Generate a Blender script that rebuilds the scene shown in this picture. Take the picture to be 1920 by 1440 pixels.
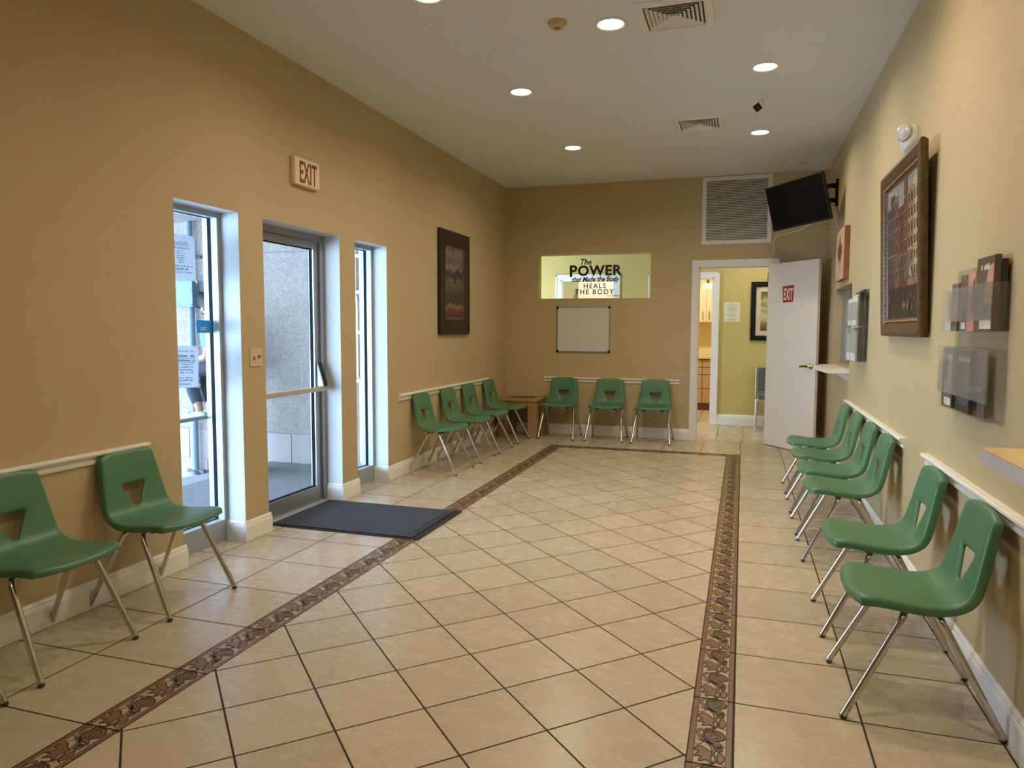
import bpy, bmesh, math, random
from mathutils import Vector, Matrix
random.seed(7)
for o in list(bpy.data.objects): bpy.data.objects.remove(o)
SC = bpy.context.scene
COL = SC.collection
PI = math.pi

# ------------------------------------------------------------------ camera, world, exposure
cam_d = bpy.data.cameras.new('camera'); cam = bpy.data.objects.new('camera', cam_d); COL.objects.link(cam)
cam_d.sensor_width = 36.0; cam_d.lens = 1346.4/1920*36; cam_d.clip_start = 0.05; cam_d.clip_end = 200
yaw, pitch, roll = -0.310356, -0.0766332, 0.0037343
fwd = Vector((math.sin(yaw)*math.cos(pitch), math.cos(yaw)*math.cos(pitch), math.sin(pitch)))
rt = Vector((math.cos(yaw), -math.sin(yaw), 0)); up = rt.cross(fwd)
r2 = rt*math.cos(roll)+up*math.sin(roll); u2 = up*math.cos(roll)-rt*math.sin(roll)
cam.matrix_world = Matrix(((r2.x, u2.x, -fwd.x, 1.4447), (r2.y, u2.y, -fwd.y, -2.6106), (r2.z, u2.z, -fwd.z, 1.3037), (0, 0, 0, 1)))
SC.camera = cam
SC.view_settings.view_transform = 'Standard'; SC.view_settings.look = 'None'
SC.view_settings.gamma = 1; SC.view_settings.use_curve_mapping = False
SC.view_settings.exposure = 0.32
world = bpy.data.worlds.new('sky'); SC.world = world; world.use_nodes = True
wn = world.node_tree; wn.nodes.clear()
wo = wn.nodes.new('ShaderNodeOutputWorld'); wb = wn.nodes.new('ShaderNodeBackground')
wb.inputs[0].default_value = (0.50, 0.71, 1.0, 1); wb.inputs[1].default_value = 17.5
wn.links.new(wb.outputs[0], wo.inputs[0])
LAMP_W = 8.0
LAMP_COL = (1.0, 0.89, 0.68)
try:
    SC.cycles.use_denoising = True
    SC.cycles.max_bounces = 10; SC.cycles.diffuse_bounces = 5; SC.cycles.transparent_max_bounces = 16
    SC.cycles.sample_clamp_indirect = 6
except Exception: pass

# ------------------------------------------------------------------ materials
def lin(r, g, b):
    f = lambda c: (c/255/12.92) if c/255 <= 0.04045 else ((c/255+0.055)/1.055)**2.4
    return (f(r), f(g), f(b), 1)
MATS = {}
def mat(name, c, rough=0.5, metal=0.0, var=0.06, vs=8.0, bump=0.0, bs=200.0, emis=0.0, coat=0.0, spec=0.5, c2=None):
    """principled surface, its colour broken up by procedural noise"""
    if name in MATS: return MATS[name]
    m = bpy.data.materials.new(name); m.use_nodes = True; nt = m.node_tree
    b = nt.nodes['Principled BSDF']; L = nt.links.new
    tc = nt.nodes.new('ShaderNodeTexCoord')
    nz = nt.nodes.new('ShaderNodeTexNoise'); nz.inputs['Scale'].default_value = vs; nz.inputs['Detail'].default_value = 4
    L(tc.outputs['Object'], nz.inputs['Vector'])
    rp = nt.nodes.new('ShaderNodeValToRGB'); rp.color_ramp.elements[0].position = 0.3; rp.color_ramp.elements[1].position = 0.7
    a = [max(0, x*(1-var)) for x in c[:3]]; d = [min(1, x*(1+var)) for x in (c2 or c)[:3]]
    rp.color_ramp.elements[0].color = (*a, 1); rp.color_ramp.elements[1].color = (*d, 1)
    L(nz.outputs['Fac'], rp.inputs[0]); L(rp.outputs[0], b.inputs['Base Color'])
    b.inputs['Roughness'].default_value = rough; b.inputs['Metallic'].default_value = metal
    b.inputs['Specular IOR Level'].default_value = spec
    if coat: b.inputs['Coat Weight'].default_value = coat
    if emis:
        b.inputs['Emission Color'].default_value = c; b.inputs['Emission Strength'].default_value = emis
    if bump:
        n2 = nt.nodes.new('ShaderNodeTexNoise'); n2.inputs['Scale'].default_value = bs; n2.inputs['Detail'].default_value = 2
        L(tc.outputs['Object'], n2.inputs['Vector'])
        bp = nt.nodes.new('ShaderNodeBump'); bp.inputs['Strength'].default_value = bump; bp.inputs['Distance'].default_value = 0.002
        L(n2.outputs['Fac'], bp.inputs['Height']); L(bp.outputs[0], b.inputs['Normal'])
    MATS[name] = m; return m
def glass(name, tint=(1, 1, 1), refl=0.06, opac=0.0, ocol=(.5, .5, .5), k=.5):
    m = bpy.data.materials.new(name); m.use_nodes = True; nt = m.node_tree; nt.nodes.clear(); L = nt.links.new
    out = nt.nodes.new('ShaderNodeOutputMaterial'); tr = nt.nodes.new('ShaderNodeBsdfTransparent'); gl = nt.nodes.new('ShaderNodeBsdfGlossy')
    tr.inputs[0].default_value = (*tint, 1); gl.inputs['Roughness'].default_value = 0.02
    lw = nt.nodes.new('ShaderNodeLayerWeight'); lw.inputs[0].default_value = 0.25
    mp = nt.nodes.new('ShaderNodeMath'); mp.operation = 'MULTIPLY_ADD'; mp.inputs[1].default_value = k; mp.inputs[2].default_value = refl
    L(lw.outputs['Fresnel'], mp.inputs[0])
    mx = nt.nodes.new('ShaderNodeMixShader'); L(mp.outputs[0], mx.inputs[0]); L(tr.outputs[0], mx.inputs[1]); L(gl.outputs[0], mx.inputs[2])
    last = mx
    if opac:
        df = nt.nodes.new('ShaderNodeBsdfDiffuse'); df.inputs[0].default_value = (*ocol, 1)
        m2 = nt.nodes.new('ShaderNodeMixShader'); m2.inputs[0].default_value = opac; L(mx.outputs[0], m2.inputs[1]); L(df.outputs[0], m2.inputs[2]); last = m2
    L(last.outputs[0], out.inputs[0]); MATS[name] = m; return m
class NT:
    """tiny node-math helper"""
    def __init__(s, m): s.nt = m.node_tree; s.L = s.nt.links.new
    def n(s, t, **k):
        x = s.nt.nodes.new(t)
        for a, v in k.items(): setattr(x, a, v)
        return x
    def m(s, op, a, b=None, c=None):
        x = s.n('ShaderNodeMath', operation=op)
        for i, v in enumerate((a, b, c)):
            if v is None: continue
            if isinstance(v, (int, float)): x.inputs[i].default_value = v
            else: s.L(v, x.inputs[i])
        return x.outputs[0]
def tile_mat(name, mode, px, py, ox=0.0, oy=0.0, g=0.0055, tint=(1, 1, 1)):
    m = bpy.data.materials.new(name); m.use_nodes = True; N = NT(m); nt = m.node_tree; b = nt.nodes['Principled BSDF']
    tc = N.n('ShaderNodeTexCoord'); sp = N.n('ShaderNodeSeparateXYZ'); N.L(tc.outputs['Object'], sp.inputs[0])
    X, Y = sp.outputs[0], sp.outputs[1]
    if mode == 'diag':
        k = 1/(math.sqrt(2)*px)
        U = N.m('MULTIPLY', N.m('ADD', X, Y), k); V = N.m('MULTIPLY', N.m('SUBTRACT', X, Y), k)
    else:
        U = N.m('DIVIDE', N.m('SUBTRACT', X, ox), px); V = N.m('DIVIDE', N.m('SUBTRACT', Y, oy), py)
    def edge(W, p):
        f = N.m('FRACT', W); d = N.m('MINIMUM', f, N.m('SUBTRACT', 1.0, f)); return N.m('MULTIPLY', d, p)
    d = N.m('MINIMUM', edge(U, px), edge(V, py if mode != 'diag' else px))
    nz0 = N.n('ShaderNodeTexNoise'); nz0.inputs['Scale'].default_value = 60; N.L(tc.outputs['Object'], nz0.inputs['Vector'])
    dj = N.m('ADD', d, N.m('MULTIPLY', N.m('SUBTRACT', nz0.outputs['Fac'], 0.5), 0.0015))
    mr = N.n('ShaderNodeMapRange'); N.L(dj, mr.inputs[0]); mr.inputs[1].default_value = g*0.5; mr.inputs[2].default_value = g*0.5+0.0012
    fac = mr.outputs[0]
    cb = N.n('ShaderNodeCombineXYZ'); N.L(N.m('FLOOR', U), cb.inputs[0]); N.L(N.m('FLOOR', V), cb.inputs[1])
    wh = N.n('ShaderNodeTexWhiteNoise'); wh.noise_dimensions = '3D'; N.L(cb.outputs[0], wh.inputs['Vector'])
    # streaky stone figure, offset per tile
    mp = N.n('ShaderNodeMapping'); N.L(tc.outputs['Object'], mp.inputs[0]); mp.inputs['Scale'].default_value = (6.5, 12.0, 1.0)
    ad = N.n('ShaderNodeVectorMath', operation='MULTIPLY_ADD'); N.L(wh.outputs['Color'], ad.inputs[0]); ad.inputs[1].default_value = (7, 7, 7); N.L(mp.outputs[0], ad.inputs[2])
    nz = N.n('ShaderNodeTexNoise'); nz.inputs['Scale'].default_value = 1.3; nz.inputs['Detail'].default_value = 9; nz.inputs['Roughness'].default_value = 0.68; nz.inputs['Distortion'].default_value = 0.5
    N.L(ad.outputs[0], nz.inputs['Vector'])
    rp = N.n('ShaderNodeValToRGB'); e = rp.color_ramp.elements
    cols = [(0.12, lin(188, 168, 144)), (0.40, lin(195, 178, 154)), (0.60, lin(199, 183, 160)), (0.92, lin(206, 192, 171))]
    e[0].position = cols[0][0]; e[0].color = cols[0][1]; e[1].position = cols[-1][0]; e[1].color = cols[-1][1]
    for p, c in cols[1:-1]: q = e.new(p); q.color = c
    N.L(nz.outputs['Fac'], rp.inputs[0])
    nb = N.n('ShaderNodeTexNoise'); nb.inputs['Scale'].default_value = 2.2; nb.inputs['Detail'].default_value = 3; N.L(ad.outputs[0], nb.inputs['Vector'])
    mxp = N.n('ShaderNodeMixRGB', blend_type='MULTIPLY'); mxp.inputs[2].default_value = (1.0, 0.93, 0.87, 1)
    mrp = N.n('ShaderNodeMapRange'); N.L(nb.outputs['Fac'], mrp.inputs[0]); mrp.inputs[1].default_value = .45; mrp.inputs[2].default_value = .75; mrp.inputs[4].default_value = .4
    N.L(mrp.outputs[0], mxp.inputs[0]); N.L(rp.outputs[0], mxp.inputs[1])
    br = N.n('ShaderNodeMixRGB', blend_type='MULTIPLY'); br.inputs[0].default_value = 1
    vv = N.m('MULTIPLY_ADD', wh.outputs['Value'], 0.12, 0.91)
    cv = N.n('ShaderNodeCombineXYZ')
    for i in range(3): N.L(N.m('MULTIPLY', vv, tint[i]), cv.inputs[i])
    N.L(mxp.outputs[0], br.inputs[1]); N.L(cv.outputs[0], br.inputs[2])
    mx = N.n('ShaderNodeMixRGB'); N.L(fac, mx.inputs[0]); mx.inputs[1].default_value = lin(50, 34, 24); N.L(br.outputs[0], mx.inputs[2])
    N.L(mx.outputs[0], b.inputs['Base Color'])
    rr = N.n('ShaderNodeMapRange'); N.L(fac, rr.inputs[0]); rr.inputs[3].default_value = .8; rr.inputs[4].default_value = .27
    N.L(N.m('ADD', rr.outputs[0], N.m('MULTIPLY', N.m('SUBTRACT', nz.outputs['Fac'], .5), .10)), b.inputs['Roughness'])
    bp = N.n('ShaderNodeBump'); bp.inputs['Strength'].default_value = .6; bp.inputs['Distance'].default_value = .002
    N.L(N.m('ADD', fac, N.m('MULTIPLY', nz.outputs['Fac'], .025)), bp.inputs['Height']); N.L(bp.outputs[0], b.inputs['Normal'])
    MATS[name] = m; return m

M_wall = mat('tan_wall_paint', lin(190, 168, 126), .72, var=.03, vs=1.5, bump=.25, bs=260)
M_reveal = mat('white_reveal_paint', lin(206, 209, 210), .6, var=.02, bump=.15)
M_trim = mat('white_trim_paint', lin(236, 233, 226), .38, var=.02)
M_ceil = mat('ceiling_paint', lin(222, 225, 224), .85, var=.02, vs=1.2, bump=.2, bs=150)
M_alu = mat('brushed_aluminium', lin(165, 166, 165), .38, .75, var=.05, vs=30)
M_alu_l = mat('clear_anodised_aluminium', lin(160, 167, 171), .4, .3, var=.04)
M_chrome = mat('chrome', (.62, .60, .57, 1), .16, 1, var=.04, vs=20)
M_dkchrome = mat('dark_chrome', (.12, .11, .10, 1), .25, 1)
M_black = mat('black_plastic', (.008, .008, .008, 1), .5, var=.2, spec=.25)
M_rubber = mat('black_gasket', (.002, .007, .009, 1), .7, spec=.1)
M_green = mat('green_plastic', lin(78, 124, 88), .38, var=.04, vs=3, bump=.12, bs=500)
M_white = mat('white_enamel', lin(228, 226, 220), .4, var=.02)
M_glass = glass('clear_glass', (.95, .985, 1.0), .004, k=.07)
M_acry = glass('clear_acrylic', (.965, .97, .96), .03, .03, (.75, .75, .7), k=.3)
M_frost = glass('frosted_acrylic', (.93, .935, .92), .04, .13, (.62, .61, .57), k=.3)
M_brass = mat('polished_brass', (.62, .42, .12, 1), .2, 1)

# ------------------------------------------------------------------ mesh builder
class MB:
    def __init__(s): s.v = []; s.f = []; s.m = []; s.sm = []
    def add(s, vs, fs, mi=0, smooth=False):
        o = len(s.v); s.v += [Vector(p) for p in vs]
        for f in fs: s.f.append([o+i for i in f]); s.m.append(mi); s.sm.append(smooth)
        return s
    def box(s, x0, x1, y0, y1, z0, z1, mi=0):
        x0, x1 = sorted((x0, x1)); y0, y1 = sorted((y0, y1)); z0, z1 = sorted((z0, z1))
        return s.add([(x0,y0,z0),(x1,y0,z0),(x1,y1,z0),(x0,y1,z0),(x0,y0,z1),(x1,y0,z1),(x1,y1,z1),(x0,y1,z1)],
                     [(0,3,2,1),(4,5,6,7),(0,1,5,4),(1,2,6,5),(2,3,7,6),(3,0,4,7)], mi)
    def obox(s, c, sx, sy, sz, M=None, mi=0):
        """oriented box: centre c, half-sizes, rotation M"""
        M = M or Matrix.Identity(3); c = Vector(c)
        vs = [c+M@Vector((a*sx, b*sy, d*sz)) for d in (-1, 1) for a, b in ((-1,-1),(1,-1),(1,1),(-1,1))]
        return s.add(vs, [(0,3,2,1),(4,5,6,7),(0,1,5,4),(1,2,6,5),(2,3,7,6),(3,0,4,7)], mi)
    def quad(s, a, b, c, d, mi=0): return s.add([a, b, c, d], [(0, 1, 2, 3)], mi)
    def prism(s, poly, fn, d, mi=0):
        """poly: 2-D outline; fn(u,v,w)->3-D; extruded w from 0 to d"""
        n = len(poly)
        vs = [fn(u, v, 0) for u, v in poly]+[fn(u, v, d) for u, v in poly]
        return s.add(vs, [tuple(range(n))[::-1], tuple(range(n, 2*n))]+[(i, (i+1) % n, n+(i+1) % n, n+i) for i in range(n)], mi)
    def tube(s, pts, r, n=12, mi=0, caps=True, rs=None):
        pts = [Vector(p) for p in pts]; k = len(pts); vs = []; prev = None
        for i, p in enumerate(pts):
            t = (pts[min(i+1, k-1)]-pts[max(i-1, 0)]).normalized()
            if prev is None:
                a = Vector((0, 0, 1)) if abs(t.z) < .9 else Vector((1, 0, 0)); nrm = t.cross(a).normalized()
            else: nrm = (prev-t*prev.dot(t)).normalized()
            prev = nrm; bn = t.cross(nrm); rr = rs[i] if rs else r
            for j in range(n):
                a = 2*PI*j/n; vs.append(p+nrm*math.cos(a)*rr+bn*math.sin(a)*rr)
        fs = [(i*n+j, i*n+(j+1) % n, (i+1)*n+(j+1) % n, (i+1)*n+j) for i in range(k-1) for j in range(n)]
        s.add(vs, fs, mi, True)
        if caps:
            s.add([vs[j] for j in range(n)], [tuple(range(n))[::-1]], mi); s.add([vs[(k-1)*n+j] for j in range(n)], [tuple(range(n))], mi)
        return s
    def lathe(s, prof, c=(0, 0, 0), M=None, n=24, mi=0, smooth=True):
        """prof: (r, h) pairs turned round the local z axis"""
        M = M or Matrix.Identity(3); c = Vector(c); vs = []
        for r, h in prof:
            for j in range(n): a = 2*PI*j/n; vs.append(c+M@Vector((r*math.cos(a), r*math.sin(a), h)))
        k = len(prof); fs = [(i*n+j, i*n+(j+1) % n, (i+1)*n+(j+1) % n, (i+1)*n+j) for i in range(k-1) for j in range(n)]
        s.add(vs, fs, mi, smooth)
        if prof[0][0] > 1e-5: s.add(vs[:n], [tuple(range(n))[::-1]], mi)
        if prof[-1][0] > 1e-5: s.add(vs[-n:], [tuple(range(n))], mi)
        return s
    def sweep(s, prof, fn, a, b, mi=0):
        """closed profile (u,v) swept from w=a to w=b through fn(u,v,w)"""
        n = len(prof); vs = [fn(u, v, a) for u, v in prof]+[fn(u, v, b) for u, v in prof]
        return s.add(vs, [(i, (i+1) % n, n+(i+1) % n, n+i) for i in range(n)]+[tuple(range(n))[::-1], tuple(range(n, 2*n))], mi)

def wloc(o):
    v = Vector((0, 0, 0))
    while o is not None: v += Vector(o.location); o = o.parent
    return v
def mk(name, mb, mats, parent=None, bevel=0, seg=2, fix=True, origin=None):
    """link one mesh object; vertices are given in the place's own coordinates"""
    if not isinstance(mats, (list, tuple)): mats = [mats]
    me = bpy.data.meshes.new(name)
    if origin is None:
        lo = [min(v[i] for v in mb.v) for i in range(3)]; hi = [max(v[i] for v in mb.v) for i in range(3)]
        origin = Vector(((lo[0]+hi[0])/2, (lo[1]+hi[1])/2, lo[2]))
    origin = Vector(origin)
    me.from_pydata([tuple(v-origin) for v in mb.v], [], mb.f)
    for m in mats: me.materials.append(m)
    for p, mi, sm in zip(me.polygons, mb.m, mb.sm): p.material_index = mi; p.use_smooth = sm
    if fix:
        bm = bmesh.new(); bm.from_mesh(me)
        bmesh.ops.recalc_face_normals(bm, faces=bm.faces)
        if bevel:
            bmesh.ops.remove_doubles(bm, verts=bm.verts, dist=1e-5)
            bmesh.ops.bevel(bm, geom=[e for e in bm.edges if e.calc_face_angle(0) > .5], offset=bevel, segments=seg, profile=.5, affect='EDGES', clamp_overlap=True)
        bm.to_mesh(me); bm.free()
    me.update()
    o = bpy.data.objects.new(name, me); COL.objects.link(o)
    o.location = origin-wloc(parent); o.parent = parent
    return o
def tag(o, label, cat, group=None, kind=None):
    if label: o['label'] = label
    if cat: o['category'] = cat
    if group: o['group'] = group
    if kind: o['kind'] = kind
    return o
def thing(name, loc, label, cat, group=None):
    o = bpy.data.objects.new(name, None); COL.objects.link(o); o.location = loc; o.empty_display_size = .1
    return tag(o, label, cat, group)
def struct(name, mb, mats, **k):
    o = mk(name, mb, mats, origin=(0, 0, 0), **k); o['kind'] = 'structure'; return o
def structE(name, loc):
    o = bpy.data.objects.new(name, None); COL.objects.link(o); o.location = loc; o['kind'] = 'structure'; return o
def dup(root, loc, rotz, label, group=None):
    r = root.copy(); COL.objects.link(r); r.location = loc; r.rotation_euler = (0, 0, rotz)
    r['label'] = label
    if group: r['group'] = group
    for ch in list(root.children):
        c = ch.copy(); COL.objects.link(c); c.parent = r
        for g in list(ch.children):
            d = g.copy(); COL.objects.link(d); d.parent = c
    return r
def baked(name, me_obj):
    """evaluate modifiers once so copies share plain mesh data"""
    dg = bpy.context.evaluated_depsgraph_get(); dg.update()
    me = bpy.data.meshes.new_from_object(me_obj.evaluated_get(dg)); me.name = name
    me_obj.modifiers.clear(); me_obj.data = me; return me_obj
def text_mb(body, size, fn, mi=0, bold=0.0, shear=0.0, depth=0.0006, align='CENTER', sp=1.0, sx=1.0, mb=None):
    """lettering as a thin relief; fn(u,v,w)->3-D"""
    cu = bpy.data.curves.new('lettering', 'FONT'); cu.body = body; cu.size = size; cu.align_x = align; cu.shear = shear
    cu.offset = bold; cu.space_character = sp; cu.resolution_u = 3
    o = bpy.data.objects.new('lettering', cu); COL.objects.link(o)
    dg = bpy.context.evaluated_depsgraph_get(); dg.update()
    me = bpy.data.meshes.new_from_object(o.evaluated_get(dg))
    mb = mb or MB()
    mb.add([fn(v.co.x*sx, v.co.y, depth) for v in me.vertices], [tuple(p.vertices) for p in me.polygons], mi)
    bpy.data.objects.remove(o); bpy.data.curves.remove(cu); bpy.data.meshes.remove(me)
    return mb
def blur_line(width, size, fn, mb=None, seed=1, fill=.62):
    """a line of print too small to read: uneven strokes"""
    mb = mb or MB(); rr = random.Random(seed); u = -width/2
    while u < width/2:
        w = size*rr.uniform(.25, .6)
        if rr.random() < .84:
            h = size*rr.uniform(.42, .75); mb.quad(fn(u, 0, 0), fn(u+w*fill, 0, 0), fn(u+w*fill, h, 0), fn(u, h, 0))
        u += w
    return mb
def rotz(a): return Matrix.Rotation(a, 3, 'Z')

# ------------------------------------------------------------------ room dimensions
XL, XR, YB, YF, H = -1.415, 2.29, 6.06, -4.3, 3.052
TH = .26                      # left wall thickness
ZO = 1.985                    # head height of the entrance openings
OPEN = [(.484, .994), (1.2215, 2.112), (2.337, 2.850)]

# floor ------------------------------------------------------------
BX0, BX1, BI0, BI1, BY0, BY1 = -.585, 1.450, -.4436, 1.3115, 5.045, 5.190
M_diag = tile_mat('diagonal_beige_tile', 'diag', .308, .308)
M_sq = tile_mat('straight_beige_tile', 'sq', .4070, .4045, BX0, -.065)
M_hall = tile_mat('hall_tile', 'sq', .305, .305, 1.169, 6.06, tint=(1.0, 1.0, .93))
fl = MB()
def fq(x0, x1, y0, y1, mi): fl.quad((x0, y0, 0), (x1, y0, 0), (x1, y1, 0), (x0, y1, 0), mi)
fq(BI0, BI1, YF, BY0, 0)
fq(XL-TH, BX0, YF, YB, 1); fq(BX1, XR+.05, YF, YB, 1); fq(BX0, BX1, BY1, YB, 1)
fl.box(XL-TH, XR+.05, YF, YB, -.12, -.004, 1)
fq(BX0, BI0, YF, BY1, 1); fq(BI1, BX1, YF, BY1, 1); fq(BI0, BI1, BY0, BY1, 1)
struct('floor', fl, [M_diag, M_sq], fix=False)
hf = MB(); hf.box(-2.6, 3.2, YB, 10.4, -.12, 0); struct('floor_hall', hf, M_hall)

# listello border: relief of scrolls and leaves inlaid in the tile floor
M_b_base = mat('border_cream', lin(182, 156, 124), .35, vs=40, var=.1)
M_b_leaf = mat('border_brown_leaf', lin(128, 92, 68), .32, vs=60, var=.16)
M_b_stem = mat('border_tan_scroll', lin(148, 124, 98), .32, vs=60, var=.1)
M_b_line = mat('border_dark_line', lin(38, 24, 18), .7)
def ribbon(mb, pts, w, z, mi, closed=False, fn=None):
    n = len(pts); vs = []
    for i, p in enumerate(pts):
        a = pts[(i-1) % n] if closed or i > 0 else p; b = pts[(i+1) % n] if closed or i < n-1 else p
        dx, dy = b[0]-a[0], b[1]-a[1]; L = math.hypot(dx, dy) or 1; nx, ny = -dy/L, dx/L
        ww = w[i] if isinstance(w, list) else w
        vs += [fn(p[0]+nx*ww/2, p[1]+ny*ww/2, z), fn(p[0]-nx*ww/2, p[1]-ny*ww/2, z)]
    k = n if closed else n-1
    mb.add(vs, [(2*i, 2*i+1, 2*((i+1) % n)+1, 2*((i+1) % n)) for i in range(k)], mi)
def cr(pts, k=5, closed=False):
    """Catmull-Rom smoothing of a 2-D line"""
    out = []; n = len(pts); rng = range(n) if closed else range(n-1)
    for i in rng:
        p0 = pts[(i-1) % n] if closed or i > 0 else pts[0]; p1 = pts[i]; p2 = pts[(i+1) % n]; p3 = pts[(i+2) % n] if closed or i < n-2 else pts[-1]
        for j in range(k):
            t = j/k
            out.append(tuple(.5*((2*p1[d])+(-p0[d]+p2[d])*t+(2*p0[d]-5*p1[d]+4*p2[d]-p3[d])*t*t+(-p0[d]+3*p1[d]-3*p2[d]+p3[d])*t**3) for d in (0, 1)))
    if not closed: out.append(pts[-1])
    return out
def motif(mb, fn):
    """one repeat: u runs 0..2.02 along the strip, v 0..1 across it"""
    ln = .036
    def fill(pts, z, mi):
        mb.add([fn(p[0], p[1], z) for p in pts], [tuple(range(len(pts)))], mi)
        ribbon(mb, pts, ln, z+.00025, 3, True, fn)
    # volute body
    body = cr([(.10, .30), (.02, .55), (.08, .80), (.30, .97), (.52, .92), (.62, .70), (.86, .90), (.80, .60), (.66, .42), (.42, .30)], 4, True)
    fill(body, .0007, 1)
    # leaf of lobes
    leaf = cr([(1.02, .22), (1.12, .06), (1.30, .02), (1.36, .16), (1.62, .03), (1.60, .24), (1.86, .18), (1.74, .42), (1.90, .62), (1.56, .54), (1.34, .66), (1.20, .44)], 4, True)
    fill(leaf, .0007, 1)
    # small leaf by the right edge
    fill(cr([(1.28, .80), (1.44, .96), (1.70, .94), (1.84, .80), (1.60, .74)], 4, True), .0007, 1)
    # spirals
    def spiral(cu, cv, r0, r1, turns, a0, w, s=1):
        n = int(18*turns); pts = []
        for i in range(n+1):
            t = i/n; r = r0+(r1-r0)*t; a = a0+s*turns*2*PI*t; pts.append((cu+r*math.cos(a), cv+r*math.sin(a)))
        ribbon(mb, pts, w, .0011, 2, False, fn)
        for sg in (1, -1):
            q = []
            for i, p in enumerate(pts):
                a = pts[max(0, i-1)]; b = pts[min(n, i+1)]; dx, dy = b[0]-a[0], b[1]-a[1]; L = math.hypot(dx, dy) or 1
                q.append((p[0]-dy/L*sg*w/2, p[1]+dx/L*sg*w/2))
            ribbon(mb, q, ln*.8, .0014, 3, False, fn)
    spiral(.40, .62, .30, .05, 1.6, PI*1.1, .075, -1)
    spiral(1.10, .80, .15, .03, 1.3, PI*.9, .05, 1)
    def band(pts, w):
        pts = cr(pts, 6); n = len(pts)
        ribbon(mb, pts, w, .0009, 2, False, fn)
        for sg in (1, -1):
            q = []
            for i, p in enumerate(pts):
                a = pts[max(0, i-1)]; b = pts[min(n-1, i+1)]; dx, dy = b[0]-a[0], b[1]-a[1]; L = math.hypot(dx, dy) or 1
                q.append((p[0]-dy/L*sg*w/2, p[1]+dx/L*sg*w/2))
            ribbon(mb, q, ln*.8, .0012, 3, False, fn)
    band([(.14, .32), (.05, .14), (.30, .07), (.62, .22), (.86, .50), (1.18, .62), (1.42, .60)], .085)
    band([(.10, .62), (.24, .30), (.56, .26), (.92, .62), (1.02, .92)], .05)
    band([(1.46, .66), (1.74, .70), (1.98, .50), (2.0, .30)], .05)
    for a, b in (((.62, .02), (.78, .30)), ((.78, .30), (.98, .12)), ((.98, .12), (.98, .0)), ((.9, .98), (.94, .8)), ((1.9, .98), (1.84, .84))):
        ribbon(mb, [a, b], ln*.8, .0006, 3, False, fn)
def border(name, along, a0, a1, c0, c1, flip, tile, off, lines=True):
    """along 'y' or 'x'; a0..a1 length range, c0..c1 cross range"""
    mb = MB()
    P = (lambda a, c, z: (c, a, z)) if along == 'y' else (lambda a, c, z: (a, c, z))
    def rect(a, b, c, d, z, mi): mb.quad(P(a, c, z), P(b, c, z), P(b, d, z), P(a, d, z), mi)
    rect(a0, a1, c0, c1, .0004, 3)
    w = c1-c0; g = .0045; bar = .0155
    rect(a0, a1, c0+g, c0+g+bar, .0009, 1); rect(a0, a1, c1-g-bar, c1-g, .0009, 1)
    i0, i1 = c0+g+bar+.002, c1-g-bar-.002
    rect(a0, a1, i0, i1, .0009, 0)
    k = math.ceil((a0-off)/tile); rep = tile/2; sc = rep/2.02; sv = (i1-i0)
    a = off+math.floor((a0-off)/rep)*rep
    while a < a1-.01:
        s0 = a
        def fn(u, v, z, s0=s0):
            aa = s0+(u*sc if not flip else rep-u*sc); cc = i0+v*sv if not flip else i0+v*sv
            return P(min(a1, max(a0, aa)), cc, .0009+z)
        motif(mb, fn); a += rep
    a = off+k*tile
    while a < a1:
        rect(a-.0022, a+.0022, c0, c1, .0030, 3); a += tile
    j = off
    while j < a1:
        if j > a0:
            rect(j-.0006, j+.0006, c0+g, c0+g+bar, .0012, 3); rect(j-.0006, j+.0006, c1-g-bar, c1-g, .0012, 3)
        j += tile/5
    o = struct(name, mb, [M_b_base, M_b_leaf, M_b_stem, M_b_line], fix=False); return o
border('trim_1', 'y', -2.9, BY1, BX0, BI0, True, .4045, -.065-8*.4045)
border('trim_2', 'y', -2.9, BY1, BI1, BX1, True, .4045, -.065-8*.4045)
border('trim_3', 'x', BI0, BI1, BY0, BY1, False, .4070, BX0)

# walls --------------------------------------------------------------
def wall_left():
    mb = MB(); x0, x1 = XL-TH, XL; ys = [YF]+[y for a in OPEN for y in a]+[YB]
    for i in range(0, len(ys), 2): mb.box(x0, x1, ys[i], ys[i+1], 0, ZO)
    mb.box(x0, x1, YF, YB+.15, ZO, H)
    o = struct('wall_left', mb, [M_wall, M_reveal])
    for p in o.data.polygons:
        c = p.center; n = p.normal
        if c.z < ZO+.001 and ((abs(n.y) > .9 and YF+.1 < c.y < YB-.1)): p.material_index = 1
    # white soffits of the three openings
    return o
wall_left()
sof = MB()
for a, b in OPEN: sof.box(XL-.13, XL-.0005, a, b, ZO-.002, ZO+.0)
struct('trim_4', sof, M_reveal)

WO = (-.998, .391, 1.675, 2.215)        # pass-through window in the back wall
DO = (.93, 1.745, 2.035)                # doorway in the back wall
mb = MB(); y0, y1 = YB, YB+.12
mb.box(XL-.0, WO[0], y0, y1, 0, H); mb.box(WO[0], WO[1], y0, y1, 0, WO[2]); mb.box(WO[0], WO[1], y0, y1, WO[3], H)
mb.box(WO[1], DO[0], y0, y1, 0, H); mb.box(DO[0], DO[1], y0, y1, DO[2], H); mb.box(DO[1], XR+.12, y0, y1, 0, H)
struct('wall_back', mb, M_wall)
RW = (3.92, 5.05, .985, 1.70)
mb = MB(); x0, x1 = XR, XR+.12
mb.box(x0, x1, YF, RW[0], 0, H); mb.box(x0, x1, RW[0], RW[1], 0, RW[2]); mb.box(x0, x1, RW[0], RW[1], RW[3], H); mb.box(x0, x1, RW[1], YB, 0, H)
struct('wall_right', mb, M_wall)
mb = MB(); mb.box(XL-TH, XR+.12, YF-.12, YF, 0, H); struct('wall_front', mb, M_wall)
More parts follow.
